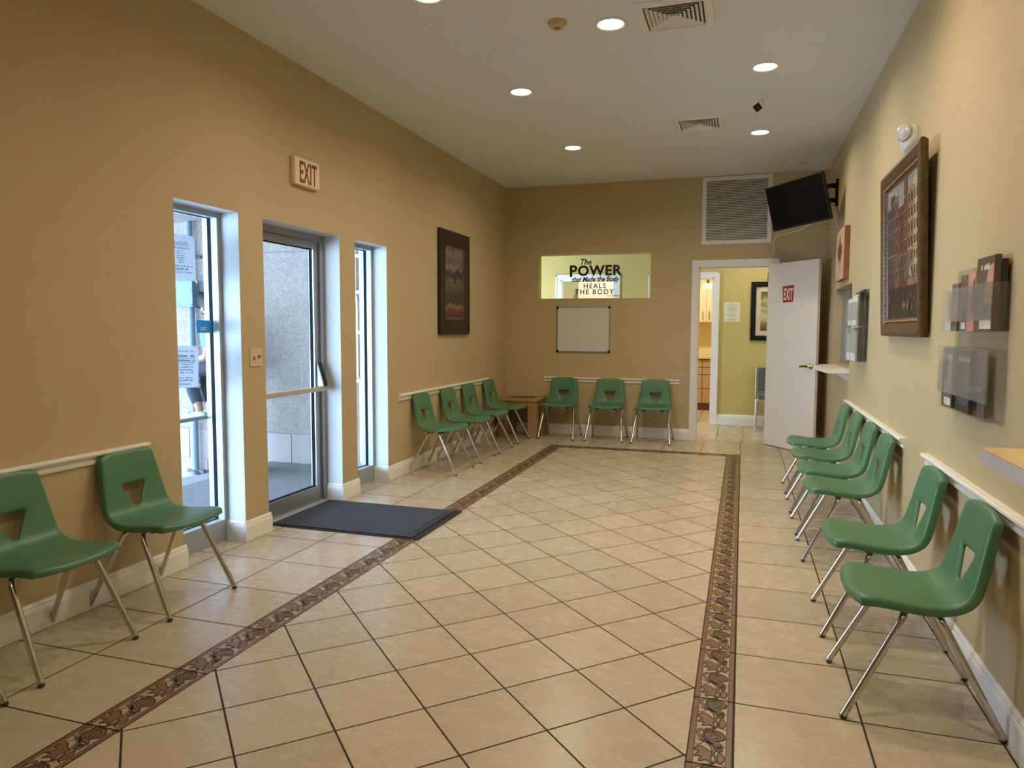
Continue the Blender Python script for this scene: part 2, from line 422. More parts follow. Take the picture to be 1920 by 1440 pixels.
mb = MB(); mb.box(XL-TH, XR+.12, YF-.12, YB+.12, H, H+.1); CEIL = struct('ceiling', mb, M_ceil)

# baseboards and chair rails -----------------------------------------
BBP = [(0, 0), (.015, 0), (.015, .092), (.0135, .094), (.0135, .100), (.010, .104), (.010, .113), (.006, .121), (.003, .127), (0, .127)]
def bb(mb, kind, a, b):
    if kind == 'L': fn = lambda u, v, w: (XL+u, w, v)
    elif kind == 'R': fn = lambda u, v, w: (XR-u, w, v)
    elif kind == 'B': fn = lambda u, v, w: (w, YB-u, v)
    elif kind == 'F': fn = lambda u, v, w: (w, YF+u, v)
    mb.sweep(BBP, fn, a, b)
mb = MB()
segs = [(YF, OPEN[0][0]+.0), (OPEN[0][1]-.0, OPEN[1][0]), (OPEN[1][1], OPEN[2][0]), (OPEN[2][1], YB)]
for a, b in segs: bb(mb, 'L', a-(.015 if a > YF else 0), b+(.015 if b < YB else 0))
for y, s in ((OPEN[0][0], 1), (OPEN[0][1], -1), (OPEN[1][0], 1), (OPEN[1][1], -1), (OPEN[2][0], 1), (OPEN[2][1], -1)):
    mb.sweep(BBP, lambda u, v, w, y=y, s=s: (w, y+s*u, v), XL-.128, XL+.001)
struct('baseboard_left', mb, M_trim)
mb = MB(); bb(mb, 'B', XL, DO[0]-.07); bb(mb, 'B', DO[1]+.07, XR); struct('baseboard_back', mb, M_trim)
mb = MB(); bb(mb, 'R', YF, YB); struct('baseboard_right', mb, M_trim)
mb = MB(); bb(mb, 'F', XL, XR); struct('baseboard_front', mb, M_trim)
CRP = [(0, 0), (.010, 0), (.014, .006), (.014, .014), (.008, .020), (.010, .030), (.020, .036), (.030, .040), (.034, .046), (.034, .054), (.030, .058), (0, .058)]
def rail(name, kind, a, b, z=.669):
    mb = MB()
    fn = {'L': lambda u, v, w: (XL+u, w, z+v), 'R': lambda u, v, w: (XR-u, w, z+v), 'B': lambda u, v, w: (w, YB-u, z-.016+v)}[kind]
    mb.sweep(CRP, fn, a, b); struct(name, mb, M_trim)
rail('trim_5', 'L', -2.4, .247); rail('trim_6', 'L', 3.044, 5.33); rail('trim_7', 'B', -.912, .745)
rail('trim_8', 'R', 1.66, 3.90); rail('trim_9', 'R', -2.4, 1.18)

# entrance glazing ----------------------------------------------------
FX0, FX1, GX = XL-.235, XL-.13, XL-.187   # frame depth range, glass plane
def sidelight(n, ya, yb):
    t = structE('window_%d' % n, (GX, (ya+yb)/2, 0))
    fr = MB(); w = .03
    for x0, x1 in ((FX0, GX-.013), (GX+.013, FX1)):
        fr.box(x0, x1, ya, ya+w, 0, ZO); fr.box(x0, x1, yb-w, yb, 0, ZO); fr.box(x0, x1, ya+w, yb-w, ZO-.032, ZO); fr.box(x0, x1, ya+w, yb-w, 0, .135)
    mk('window_frame', fr, M_alu_l, t)
    g = MB()
    for y in (ya+.001, yb-w-.001): g.box(GX-.013, GX+.013, y, y+w+.0, 0.001, ZO-.001)
    g.box(GX-.008, GX+.008, ya+w, yb-w, ZO-.034, ZO-.001); g.box(GX-.008, GX+.008, ya+w, yb-w, .001, .137)
    mk('gasket', g, M_rubber, t)
    p = MB(); p.box(GX-.003, GX+.003, ya+w, yb-w, .137, ZO-.034); mk('pane', p, M_glass, t)
    return t
w1 = sidelight(1, *OPEN[0]); w2 = sidelight(2, *OPEN[2])
rb = MB(); rb.box(FX0-.035, FX0-.010, OPEN[0][0], OPEN[0][1], .748, .768)
for y in (OPEN[0][0]+.02, OPEN[0][1]-.02): rb.box(FX0-.012, FX0, y-.01, y+.01, .75, .766)
mk('guard_rail', rb, M_alu, w1)

ya, yb = OPEN[1]
d1 = structE('door_1', (GX, (ya+yb)/2, 0))
fr = MB(); w = .045
fr.box(FX0, FX1, ya, ya+w, 0, ZO); fr.box(FX0, FX1, yb-w, yb, 0, ZO); fr.box(FX0, FX1, ya+w, yb-w, ZO-.048, ZO)
mk('door_frame', fr, M_alu, d1, bevel=.002)
LX0, LX1 = XL-.198, XL-.152; la, lb = ya+w+.004, yb-w-.006; st = .06
lf = MB()
lf.box(LX0, LX1, la, la+st, .012, ZO-.052); lf.box(LX0, LX1, lb-st, lb, .012, ZO-.052)
lf.box(LX0, LX1, la+st, lb-st, ZO-.052-.052, ZO-.052); lf.box(LX0, LX1, la+st, lb-st, .012, .122)
leaf = mk('door_leaf', lf, M_alu, d1, bevel=.002)
g = MB()
for x0, x1, mi in ((LX0+.012, LX1-.014, 0),):
    g.box(x0, x1, la+st, la+st+.006, .122, ZO-.104); g.box(x0, x1, lb-st-.006, lb-st, .122, ZO-.104)
    g.box(x0, x1, la+st, lb-st, .122, .128); g.box(x0, x1, la+st, lb-st, ZO-.11, ZO-.104)
mk('glazing_gasket', g, M_rubber, leaf)
p = MB(); p.box(GX+.008, GX+.014, la+st+.006, lb-st-.006, .128, ZO-.11); mk('pane', p, M_glass, leaf)
pb = MB(); pb.box(LX1+.030, LX1+.055, la+.01, lb+.0, .838, .872)
pb.box(LX1, LX1+.032, la+.01, la+.04, .842, .868)
mk('push_bar', pb, mat('bar_beige_metal', lin(196, 188, 172), .4, .3), leaf, bevel=.003)
pd = MB()
pd.prism([(LX1, 1.045), (LX1+.012, 1.045), (LX1+.03, .98), (LX1+.055, .905), (LX1+.06, .872), (LX1, .872)], lambda u, v, q: (u, lb-.042+q, v), .034)
mk('exit_device_case', pd, M_alu_l, leaf, bevel=.003)
dk = MB(); dk.prism([(LX1+.014, 1.045), (LX1+.022, 1.04), (LX1+.042, .98), (LX1+.064, .91), (LX1+.07, .875), (LX1+.058, .875), (LX1+.05, .91), (LX1+.03, .98)], lambda u, v, q: (u, lb-.046+q, v), .042)
mk('exit_device_lever', dk, M_black, leaf, bevel=.002)
thr = MB(); thr.prism([(XL-.17, 0), (XL-.17, .012), (XL-.125, .010), (XL-.102, 0)], lambda u, v, q: (u, ya+.016+q, v), yb-ya-.032)
mk('threshold', thr, M_alu_l, d1)

# paper notices and the blue card on the first sidelight --------------
M_paper = mat('white_paper', lin(226, 230, 238), .8, var=.02)
_nt = M_paper.node_tree; _tl = _nt.nodes.new('ShaderNodeBsdfTranslucent'); _tl.inputs[0].default_value = (.50, .52, .56, 1)
_mx = _nt.nodes.new('ShaderNodeMixShader'); _mx.inputs[0].default_value = .6
_nt.links.new(_nt.nodes['Principled BSDF'].outputs[0], _mx.inputs[1]); _nt.links.new(_tl.outputs[0], _mx.inputs[2]); _nt.links.new(_mx.outputs[0], _nt.nodes['Material Output'].inputs[0])
M_ink = mat('grey_ink', lin(92, 92, 104), .8)
M_tape = mat('white_tape', lin(240, 245, 248), .5)
def glass_fn(y0, z0, x=GX-.0045):
    return lambda u, v, w: (x, y0-u, z0+v)       # reads from outside, mirrored indoors
def notice(y0, y1, z0, z1, tilt, lines, label, tapes):
    xs = GX-.0035
    t = thing('paper_notice', (xs, (y0+y1)/2, z0), label, 'notice', 'paper notices on the left sidelight')
    s = MB(); zc = (z0+z1)/2; yc = (y0+y1)/2
    def q(y, z, x): return (x, yc+(y-yc)*math.cos(tilt)-(z-zc)*math.sin(tilt), zc+(y-yc)*math.sin(tilt)+(z-zc)*math.cos(tilt))
    s.add([q(y0, z0, xs-.0004), q(y1, z0, xs-.0004), q(y1, z1, xs-.0004), q(y0, z1, xs-.0004), q(y0, z0, xs), q(y1, z0, xs), q(y1, z1, xs), q(y0, z1, xs)],
          [(0,3,2,1),(4,5,6,7),(0,1,5,4),(1,2,6,5),(2,3,7,6),(3,0,4,7)])
    mk('sheet', s, M_paper, t)
    tx = MB()
    for v, size, body, ul in lines:
        if body in ('Elba Sando',): text_mb(body, size, lambda u, vv, w, v=v: q(yc-u, v+vv, xs+.0008), mb=tx)
        else: blur_line(body, size, lambda u, vv, w, v=v: q(yc-u, v+vv, xs+.0008), mb=tx, seed=int(v*1000))
        if ul:
            tx.add([q(yc-.075, v-.004, xs+.0008), q(yc+.075, v-.004, xs+.0008), q(yc+.075, v-.0065, xs+.0008), q(yc-.075, v-.0065, xs+.0008)], [(0, 1, 2, 3)])
    mk('print', tx, M_ink, t, fix=False)
    for y, z, a in tapes:
        tp = MB(); tp.obox((xs+.0012, y, z), .0003, .014, .008, Matrix.Rotation(a, 3, 'X')); mk('tape', tp, M_tape, t)
notice(.62, .850, 1.572, 1.83, .02,
       [(1.775, .026, 'Elba Sando', True), (1.75, .013, .14, False), (1.735, .010, .04, False), (1.722, .010, .07, False), (1.709, .010, .07, False),
        (1.696, .010, .07, False), (1.683, .010, .05, False), (1.670, .010, .045, False), (1.648, .014, .18, False), (1.630, .018, .11, False), (1.614, .011, .16, False)],
       'white printed notice taped high on the left sidelight above the blue card', [(.842, 1.826, .7), (.848, 1.574, -.7)])
notice(.64, .850, .958, 1.20, -.05,
       [(1.165, .012, .13, False), (1.135, .018, .14, True), (1.110, .018, .15, True), (1.090, .013, .12, False), (1.074, .013, .12, False),
        (1.058, .013, .11, False), (1.042, .013, .12, False), (1.012, .012, .09, False), (.998, .012, .12, False), (.975, .012, .09, False)],
       'white printed notice taped low on the left sidelight below the blue card', [(.842, 1.196, -.7), (.846, .962, .7)])
bc = thing('blue_card', (GX+.004, .903, 1.273), 'bright blue card taped to the glass of the left sidelight', 'sign')
s = MB(); s.box(GX+.0035, GX+.0045, .833, .955, 1.273, 1.348); mk('card', s, mat('cyan_card', lin(30, 150, 225), .5), bc)
s = MB(); s.box(GX+.0046, GX+.005, .868, .918, 1.290, 1.306); mk('label_patch', s, M_tape, bc)
tx = blur_line(.040, .014, lambda u, v, w: (GX+.0056, .893+u, 1.2935+v), seed=5, fill=.7); mk('lettering', tx, mat('dark_ink', lin(30, 40, 70), .7), bc, fix=False)

# outdoors -------------------------------------------------------------
def stucco():
    m = bpy.data.materials.new('stucco'); m.use_nodes = True; N = NT(m); b = m.node_tree.nodes['Principled BSDF']
    tc = N.n('ShaderNodeTexCoord'); nz = N.n('ShaderNodeTexNoise'); nz.inputs['Scale'].default_value = 30; nz.inputs['Detail'].default_value = 6; nz.inputs['Distortion'].default_value = 2.0
    N.L(tc.outputs['Object'], nz.inputs['Vector'])
    rp = N.n('ShaderNodeValToRGB'); rp.color_ramp.elements[0].color = lin(120, 110, 104); rp.color_ramp.elements[1].color = lin(150, 139, 130)
    rp.color_ramp.elements[0].position = .35; rp.color_ramp.elements[1].position = .65
    N.L(nz.outputs['Fac'], rp.inputs[0]); N.L(rp.outputs[0], b.inputs['Base Color']); b.inputs['Roughness'].default_value = .9
    bp = N.n('ShaderNodeBump'); bp.inputs['Strength'].default_value = .7; bp.inputs['Distance'].default_value = .01
    N.L(nz.outputs['Fac'], bp.inputs['Height']); N.L(bp.outputs[0], b.inputs['Normal']); return m
M_stucco = stucco()
M_conc = mat('pavement_concrete', lin(104, 104, 108), .92, var=.18, vs=30, bump=.6, bs=60)
M_block = mat('painted_block', lin(146, 134, 130), .85, var=.04, vs=6, bump=.3)
YW = 3.318
mb = MB()
mb.box(-6.5, XL-TH, YW, YW+.25, .285, 2.024); mb.box(-6.5, XL-TH, YW, YW+.25, 2.034, 3.3)
mb.box(-6.5, XL-TH, YW+.012, YW+.25, 2.024, 2.034); mb.box(-6.5, XL-TH, YW+.010, YW+.25, .277, .285)
x = XL-TH; k = 0
for z0, z1 in ((-.02, .277), (-.30, -.026)):
    x = XL-TH-(.0 if k else .22); mb.box(x, XL-TH, YW, YW+.25, z0, z1, 1) if not k else None
    while x > -6.5:
        mb.box(max(-6.5, x-.40), x-.005, YW, YW+.25, z0, z1, 1); x -= .405
    k += 1
mb.box(-6.5, XL-TH, YW+.008, YW+.25, -.5, .28, 1)
struct('wall_outside', mb, [M_stucco, M_block])
mb = MB()
mb.add([(XL-TH+.02, -3.5, -.004), (-2.9, -3.5, -.004), (-6.6, -3.5, -.80), (XL-TH+.02, YW+.2, -.004), (-2.95, YW+.2, -.004), (-6.6, YW+.2, -.80)],
       [(0, 1, 4, 3), (1, 2, 5, 4)])
struct('floor_outside', mb, M_conc)
mb = MB(); mb.box(-5.6, XL-TH, -2.2, YW+.25, 2.355, 2.55); struct('ceiling_outside', mb, M_stucco)  # soffit lengthened out of view to cut daylight on the outside wall
M_pvc = mat('grey_painted_pipe', lin(100, 116, 128), .5, var=.05)
M_bluebox = mat('pale_blue_steel', lin(84, 110, 138), .5, var=.03)
M_grey = mat('dark_grey_steel', lin(66, 70, 78), .6)
t = thing('drain_pipe', (-3.80, 3.255, -.155), 'tall grey painted pipe on the outside wall seen through the left sidelight', 'pipe')
s = MB(); s.tube([(-3.80, 3.262, -.13), (-3.80, 3.262, 2.355)], .032, 16); mk('pipe', s, M_pvc, t)
s = MB(); s.lathe([(.045, 0), (.045, .03), (.036, .035)], (-3.80, 3.262, -.175)); s.box(-3.90, -3.70, 3.25, 3.28, -.16, -.13); mk('pipe_base', s, M_grey, t)
s = MB(); s.box(-3.86, -3.67, 3.30, 3.317, 1.985, 2.02); s.tube([(-3.76, 3.29, 2.0), (-3.69, 3.29, 2.0)], .01); mk('pipe_strap', s, M_grey, t)
t = thing('junction_box', (-3.87, 3.21, 1.51), 'pale blue steel junction box in front of the outside pipe, below the high notice', 'electrical box')
s = MB(); s.box(-4.03, -3.70, 3.17, 3.228, 1.51, 1.765); mk('box_body', s, M_bluebox, t, bevel=.004)
for xx, zz in ((-3.715, 1.53), (-3.715, 1.67), (-3.86, 1.53)): s = MB(); s.lathe([(.006, 0), (.006, .004)], (xx, 3.170, zz), Matrix.Rotation(PI/2, 3, 'X'), 10); mk('screw', s, M_grey, t)
s = MB(); s.box(-3.695, -3.50, 3.24, 3.317, 1.51, 1.815); o = mk('meter_cabinet', s, M_grey, bevel=.006)
tag(o, 'dark grey steel cabinet on the outside wall beside the pale blue box', 'electrical box')
# conduit and fittings seen through the far sidelight
t = thing('conduit', (-1.93, 3.29, .2), 'thin white conduit with clips on the outside wall seen through the right sidelight', 'conduit')
s = MB(); s.tube([(-1.93, 3.295, .05), (-1.93, 3.295, .8), (-1.955, 3.295, .86), (-1.955, 3.295, 1.55), (-1.97, 3.295, 1.62), (-1.97, 3.295, 2.2)], .010, 10); mk('pipe', s, M_white, t)
for z in (.8, 1.25, 1.62, 1.95): s = MB(); s.box(-1.985, -1.925, 3.283, 3.317, z, z+.03); mk('pipe_clip', s, M_white, t)

# person on the steps outside -------------------------------------------
st = MB(); st.box(-3.0, -2.80, 2.62, 3.0, -.06, .485); st.box(-2.92, -2.80, 2.80, 3.0, .485, .84)
o = mk('concrete_steps', st, M_conc); tag(o, 'grey concrete steps outside between the left sidelight and the door', 'steps')
def skinned(name, chains, mats, parent, sub=2, root=0):
    """one continuous surface grown round connected joints; chains: list of [(x,y,z,r)...]"""
    verts = []; rad = []; edges = []; idx = {}
    for ch in chains:
        last = None
        for x, y, z, r in ch:
            k = (round(x, 4), round(y, 4), round(z, 4))
            if k not in idx: idx[k] = len(verts); verts.append((x, y, z)); rad.append(r)
            i = idx[k]
            if last is not None and last != i: edges.append((last, i))
            last = i
    me = bpy.data.meshes.new(name); me.from_pydata(verts, edges, [])
    o = bpy.data.objects.new(name, me); COL.objects.link(o)
    md = o.modifiers.new('skin', 'SKIN'); md.use_smooth_shade = True
    sv = me.skin_vertices[0].data
    for i, r in enumerate(rad):
        rr = r if isinstance(r, tuple) else (r, r); sv[i].radius = rr; sv[i].use_root = (i == root)
    ms = o.modifiers.new('sub', 'SUBSURF'); ms.levels = sub; ms.render_levels = sub
    baked(name, o); o.data.materials.clear(); o.data.materials.append(mats)
    if parent: o.location = -wloc(parent); o.parent = parent
    return o
M_skin = mat('skin', lin(150, 105, 80), .55, var=.05)
M_shirt = mat('light_blue_shirt', lin(96, 178, 226), .85, var=.06, vs=12)
M_pants = mat('dark_trousers', lin(34, 38, 50), .9, var=.15, vs=20)
M_hair = mat('black_hair', (.01, .01, .012, 1), .7)
M_shoe = mat('white_trainer', lin(150, 166, 180), .6)
M_shoeb = mat('blue_shoe_stripe', lin(40, 110, 160), .6)
pt = thing('person', (-2.95, 2.95, .83), 'person in a light blue top and dark trousers sitting on the steps outside', 'person')
hip = (-2.90, 3.02, .93); sh = (-3.17, 3.02, 1.27)
def hand(chs, wx, wy, wz, dx):
    chs.append([(wx, wy, wz, .022), (wx+dx*.05, wy, wz-.01, .024), (wx+dx*.085, wy, wz-.016, .022)])
    for j, (off, ln) in enumerate(((-.027, .055), (-.009, .066), (.009, .062), (.027, .048))):
        chs.append([(wx+dx*.085, wy, wz-.016, .022), (wx+dx*.10, wy+off, wz-.022, .0095), (wx+dx*(.10+ln*.55), wy+off*1.1, wz-.036, .0085), (wx+dx*(.10+ln*.85), wy+off*1.1, wz-.058, .0075)])
    chs.append([(wx+dx*.05, wy, wz-.01, .024), (wx+dx*.065, wy-.038, wz-.018, .010), (wx+dx*.095, wy-.05, wz-.032, .009)])
ch = [[(*hip, .11), (-2.98, 3.02, 1.03, .105), (-3.08, 3.02, 1.15, .11), (*sh, .10), (-3.21, 3.02, 1.34, .05), (-3.24, 3.02, 1.385, .05), (-3.275, 3.02, 1.43, .082), (-3.27, 3.02, 1.475, .078)]]
for sgn in (-1, 1):
    ch.append([(*hip, .11), (-2.97, 3.02+sgn*.09, .91, .09), (-3.20, 3.02+sgn*.10, .88, .072), (-3.40, 3.0+sgn*.09, .845, .058), (-3.29, 2.88+sgn*.08, .69, .05), (-3.155, 2.80+sgn*.07, .53, .036), (-3.16, 2.79+sgn*.07, .475, .035)])
    c = [(*sh, .10), (-3.16, 3.02+sgn*.17, 1.27, .058), (-3.12, 3.02+sgn*.20, 1.11, .043), (-3.16, 3.02+sgn*.18, .99, .036), (-3.26, 3.02+sgn*.15, .975, .026), (-3.30, 3.02+sgn*.14, .97, .022)]
    ch.append(c); hand(ch, -3.30, 3.02+sgn*.14, .97, -1)
skinned('body', ch, M_skin, pt)
skinned('shirt', [[(-2.92, 3.02, .93, .125), (-2.99, 3.02, 1.04, .122), (-3.09, 3.02, 1.16, .125), (*sh, .112), (-3.205, 3.02, 1.325, .066)]] +
        [[(*sh, .112), (-3.16, 3.02+g*.17, 1.275, .072), (-3.12, 3.02+g*.205, 1.13, .062), (-3.14, 3.02+g*.19, 1.06, .056)] for g in (-1, 1)], M_shirt, pt)
skinned('trousers', [[(-2.89, 3.02, .965, .118), (-2.90, 3.02, .92, .118)]] +
        [[(-2.90, 3.02, .92, .118), (-2.97, 3.02+g*.09, .915, .10), (-3.20, 3.02+g*.10, .885, .082), (-3.405, 3.0+g*.09, .845, .068), (-3.29, 2.88+g*.08, .69, .062), (-3.175, 2.81+g*.07, .56, .052)] for g in (-1, 1)], M_pants, pt)
skinned('hair', [[(-3.262, 3.02, 1.49, .078), (-3.225, 3.02, 1.455, .075), (-3.215, 3.02, 1.41, .055)], [(-3.262, 3.02, 1.49, .078), (-3.30, 3.02, 1.50, .060)]], M_hair, pt)
fc = MB()
for g in (-1, 1):
    fc = MB(); fc.lathe([(0, -.008), (.008, 0), (0, .008)], (-3.352, 3.02+g*.028, 1.445), None, 10); mk('eye', fc, M_black, pt)
    fc = MB(); fc.lathe([(.0, -.02), (.008, -.012), (.012, .012), (0, .02)], (-3.265, 3.02+g*.082, 1.425), None, 10); mk('ear', fc, M_skin, pt)
fc = MB(); fc.lathe([(.0, -.02), (.012, -.012), (.004, .02), (0, .022)], (-3.36, 3.02, 1.415), Matrix.Rotation(-.3, 3, 'Y'), 12); mk('nose', fc, M_skin, pt)
fc = MB(); fc.tube([(-3.348, 2.998, 1.385), (-3.354, 3.02, 1.384), (-3.348, 3.042, 1.385)], .004, 8); mk('mouth', fc, mat('lips', lin(120, 70, 60), .6), pt)
for g in (-1, 1):
    so = skinned('shoe', [[(-3.075, 2.79+g*.07, .470, .034), (-3.15, 2.79+g*.07, .478, .040), (-3.25, 2.785+g*.07, .465, .036), (-3.325, 2.78+g*.07, .458, .024)]], M_shoe, pt)
    sb = MB()
    for i in range(3):
        sb.tube([(-3.17-i*.03, 2.79+g*.07-.036, .462), (-3.185-i*.03, 2.79+g*.07-.030, .490), (-3.19-i*.03, 2.79+g*.07, .503)], .004, 6)
    o = mk('shoe_stripe', sb, M_shoeb, None); w = o.location.copy(); o.parent = so; o.location = w

for _c in pt.children: _c.location.x -= .01; _c.location.y -= .11; _c.location.z += .05

# ------------------------------------------------------------------ chairs
def chair_shell():
    # profile along the middle: distance forward of the rear feet, height
    prof = [(.447, .386), (.4545, .395), (.455, .407), (.447, .416), (.425, .420), (.385, .420), (.33, .414), (.26, .406), (.195, .404), (.148, .411), (.118, .427), (.101, .446), (.089, .487), (.080, .525), (.072, .560), (.064, .598), (.055, .640), (.047, .676), (.042, .696), (.036, .708), (.027, .713), (.016, .709), (.012, .700)]
    hw = [.182, .187, .191, .194, .196, .197, .197, .196, .1945, .1925, .190, .187, .182, .177, .172, .167, .162, .158, .156, .155, .154, .154, .154]
    nr = len(prof)
    T = [(-1.0, .032), (-1.0, .014), (-.975, .003), (-.91, 0), (-.72, .002), (-.45, .005), (-.22, .007), (0, .008), (.22, .007), (.45, .005), (.72, .002), (.91, 0), (.975, .003), (1.0, .014), (1.0, .032)]
    h0, h1 = 11, 14
    hz0, hz1 = prof[h0][1], prof[h1][1]
    def hw_hole(z): return .017+(.078-.017)*(z-hz0)/(hz1-hz0)
    bm = bmesh.new(); G = []
    for i, (f, z) in enumerate(prof):
        a = prof[max(0, i-1)]; b = prof[min(nr-1, i+1)]; dx, dz = b[0]-a[0], b[1]-a[1]; L = math.hypot(dx, dz)
        up_ = dz/L; row = []
        for j, (t, d) in enumerate(T):
            at = abs(t); y = t*hw[i]; ff, zz = f, z
            inner = at <= .46
            if h0 <= i <= h1 and inner: y = (t/.45)*hw_hole(z)
            elif h0-1 <= i <= h1+1 and inner:
                y = .45*(t*hw[i])+.55*(t/.45)*max(.017, min(.078, hw_hole(z)))
            elif h0 <= i <= h1 and at < .75: y = math.copysign(hw_hole(z)+(.91*hw[i]-hw_hole(z))*.5, t)
            if i <= 6:                      # front edge: rounded corners in plan
                k = max(0, (f-.33)/.125); ff -= .034*k*at**4
                dd = min(d, max(0, z-.386)); zz -= dd
            elif i >= 16:                   # top edge: rounded corners, lip turned back
                k = (i-15)/7 if i < 20 else .75; zz -= .024*min(1, k*1.3)*at**6
                ff -= min(d, max(0, f-.012))
            else:
                w_ = min(1, max(0, (i-6)/6)); w_ = w_*w_*(3-2*w_)
                nx, nz = math.sin(w_*PI/2), math.cos(w_*PI/2); ff -= nx*d; zz -= nz*d
            row.append(bm.verts.new((ff, y, zz)))
        G.append(row)
    hole_v = []
    for i in range(nr-1):
        for j in range(len(T)-1):
            if h0 <= i < h1 and 5 <= j < 9: continue
            bm.faces.new((G[i][j], G[i][j+1], G[i+1][j+1], G[i+1][j]))
    # rolled rim round the handle opening
    loop = [G[h0][j] for j in range(5, 10)]+[G[i][9] for i in range(h0+1, h1)]+[G[h1][j] for j in range(9, 4, -1)]+[G[i][5] for i in range(h1-1, h0, -1)]
    cz = sum(v.co.z for v in loop)/len(loop)
    rim = []
    for v in loop:
        c = v.co; rim.append(bm.verts.new((c.x-.013, c.y*.95, cz+(c.z-cz)*.95)))
    n = len(loop)
    for k in range(n): bm.faces.new((loop[k], rim[k], rim[(k+1) % n], loop[(k+1) % n]))
    bmesh.ops.recalc_face_normals(bm, faces=bm.faces)
    me = bpy.data.meshes.new('seat_shell'); bm.to_mesh(me); bm.free()
    for p in me.polygons: p.use_smooth = True
    o = bpy.data.objects.new('seat_shell', me); COL.objects.link(o); me.materials.append(M_green)
    q = o.modifiers.new('s', 'SOLIDIFY'); q.thickness = .006; q.offset = 0
    q = o.modifiers.new('b', 'SUBSURF'); q.levels = 2; q.render_levels = 2
    baked('seat_shell', o)
    for p in o.data.polygons: p.use_smooth = True
    return o
def arc(pts, r, k=6):
    """round the corners of a polyline"""
    pts = [Vector(p) for p in pts]; out = [pts[0]]
    for i in range(1, len(pts)-1):
        a, b, c = pts[i-1], pts[i], pts[i+1]; d1 = (a-b).normalized(); d2 = (c-b).normalized()
        rr = min(r, (a-b).length*.48, (c-b).length*.48); p, q = b+d1*rr, b+d2*rr
        for j in range(k+1): t = j/k; out.append(p*(1-t)**2+b*2*t*(1-t)+q*t*t)
    out.append(pts[-1]); return out
def make_chair():
    t = thing('stacking_chair', (0, 0, 0), 'x', 'chair')
    s = chair_shell(); s.parent = t
    for f0, f1, zt in ((.285, .465, .372), (.185, 0.0, .368)):
        for sg in (-1, 1):
            path = arc([(f0, sg*.10, zt), (f0, sg*.178, zt), (f1, sg*.2135, .012)], .06, 8)
            m = MB(); m.tube(path, .0118, 14); lg = mk('leg', m, M_chrome, t)
            m = MB(); m.lathe([(.0095, .0), (.0125, .004), (.0125, .010), (.008, .014), (.008, .018)], (f1+(.465-f1)*0, sg*.2135, 0), None, 14)
            mk('glide', m, M_dkchrome, lg)
        m = MB(); m.tube([(f0, -.10, zt), (f0, .10, zt)], .0116, 14); mk('crossbar', m, M_chrome, t)
    for sg in (-1, 1):
        m = MB(); m.box(.165, .305, sg*.105-.018, sg*.105+.018, .382, .396)
        m.box(.17, .20, sg*.105-.02, sg*.105+.02, .355, .390); m.box(.27, .30, sg*.105-.02, sg*.105+.02, .357, .390)
        mk('mounting_bracket', m, M_black, t, bevel=.003)
        m = MB(); m.lathe([(.0, -.020), (.014, -.018), (.020, 0), (.020, .012)], (.365, sg*.135, .393), None, 14); mk('seat_bumper', m, M_green, t)
    return t
proto = make_chair()
# rotation: chair's forward (+x) points into the room
place = []
grpL, grpB, grpR = 'green chairs along the entrance wall', 'green chairs along the back wall', 'green chairs along the right wall'
XLc, XRc, YBc = XL+.0, XR-.032, YB-.04
for y, lab in ((-1.085, 'green plastic chair cut off by the left edge, only its front leg in view'),
               (-.522, 'green plastic chair against the entrance wall, nearest in view at the far left edge'),
               (.095, 'green plastic chair standing just left of the tall left sidelight')):
    place.append(((XLc+.002, y, 0), 0, lab, grpL))
for y, lab in ((3.44, 'green plastic chair nearest the entrance in the row of four in the left corner'),
               (4.07, 'second green plastic chair from the entrance in the row of four in the left corner'),
               (4.645, 'third green plastic chair from the entrance in the row of four in the left corner'),
               (5.305, 'green plastic chair closest to the wooden corner table, last of the row of four')):
    place.append(((XLc+.004, y, 0), 0, lab, grpL))
for x, lab in ((-.637, 'green plastic chair against the back wall next to the wooden corner table'),
               (-.067, 'middle green plastic chair of the three under the whiteboard'),
               (.474, 'green plastic chair against the back wall closest to the open doorway')):
    place.append(((x, YBc, 0), -PI/2, lab, grpB))
for y, lab in ((.162, 'green plastic chair at the lower right, nearest to the camera on the right wall'),
               (.832, 'second green plastic chair from the camera on the right wall, below the brochure rack'),
               (1.88, 'nearest green plastic chair of the far group of four on the right wall'),
               (2.43, 'second nearest green plastic chair of the far group of four on the right wall'),
               (3.02, 'third green plastic chair of the far group of four on the right wall'),
               (3.64, 'farthest green plastic chair on the right wall, beside the open white door')):
    place.append(((XRc+.008, y, 0), PI, lab, grpR))
for i, (loc, rz, lab, grp) in enumerate(place):
    if i == 0:
        proto.location = loc; proto.rotation_euler = (0, 0, rz); proto['label'] = lab; proto['group'] = grp
    else:
        c = dup(proto, loc, rz, lab, grp)
for o in COL.objects:
    pass

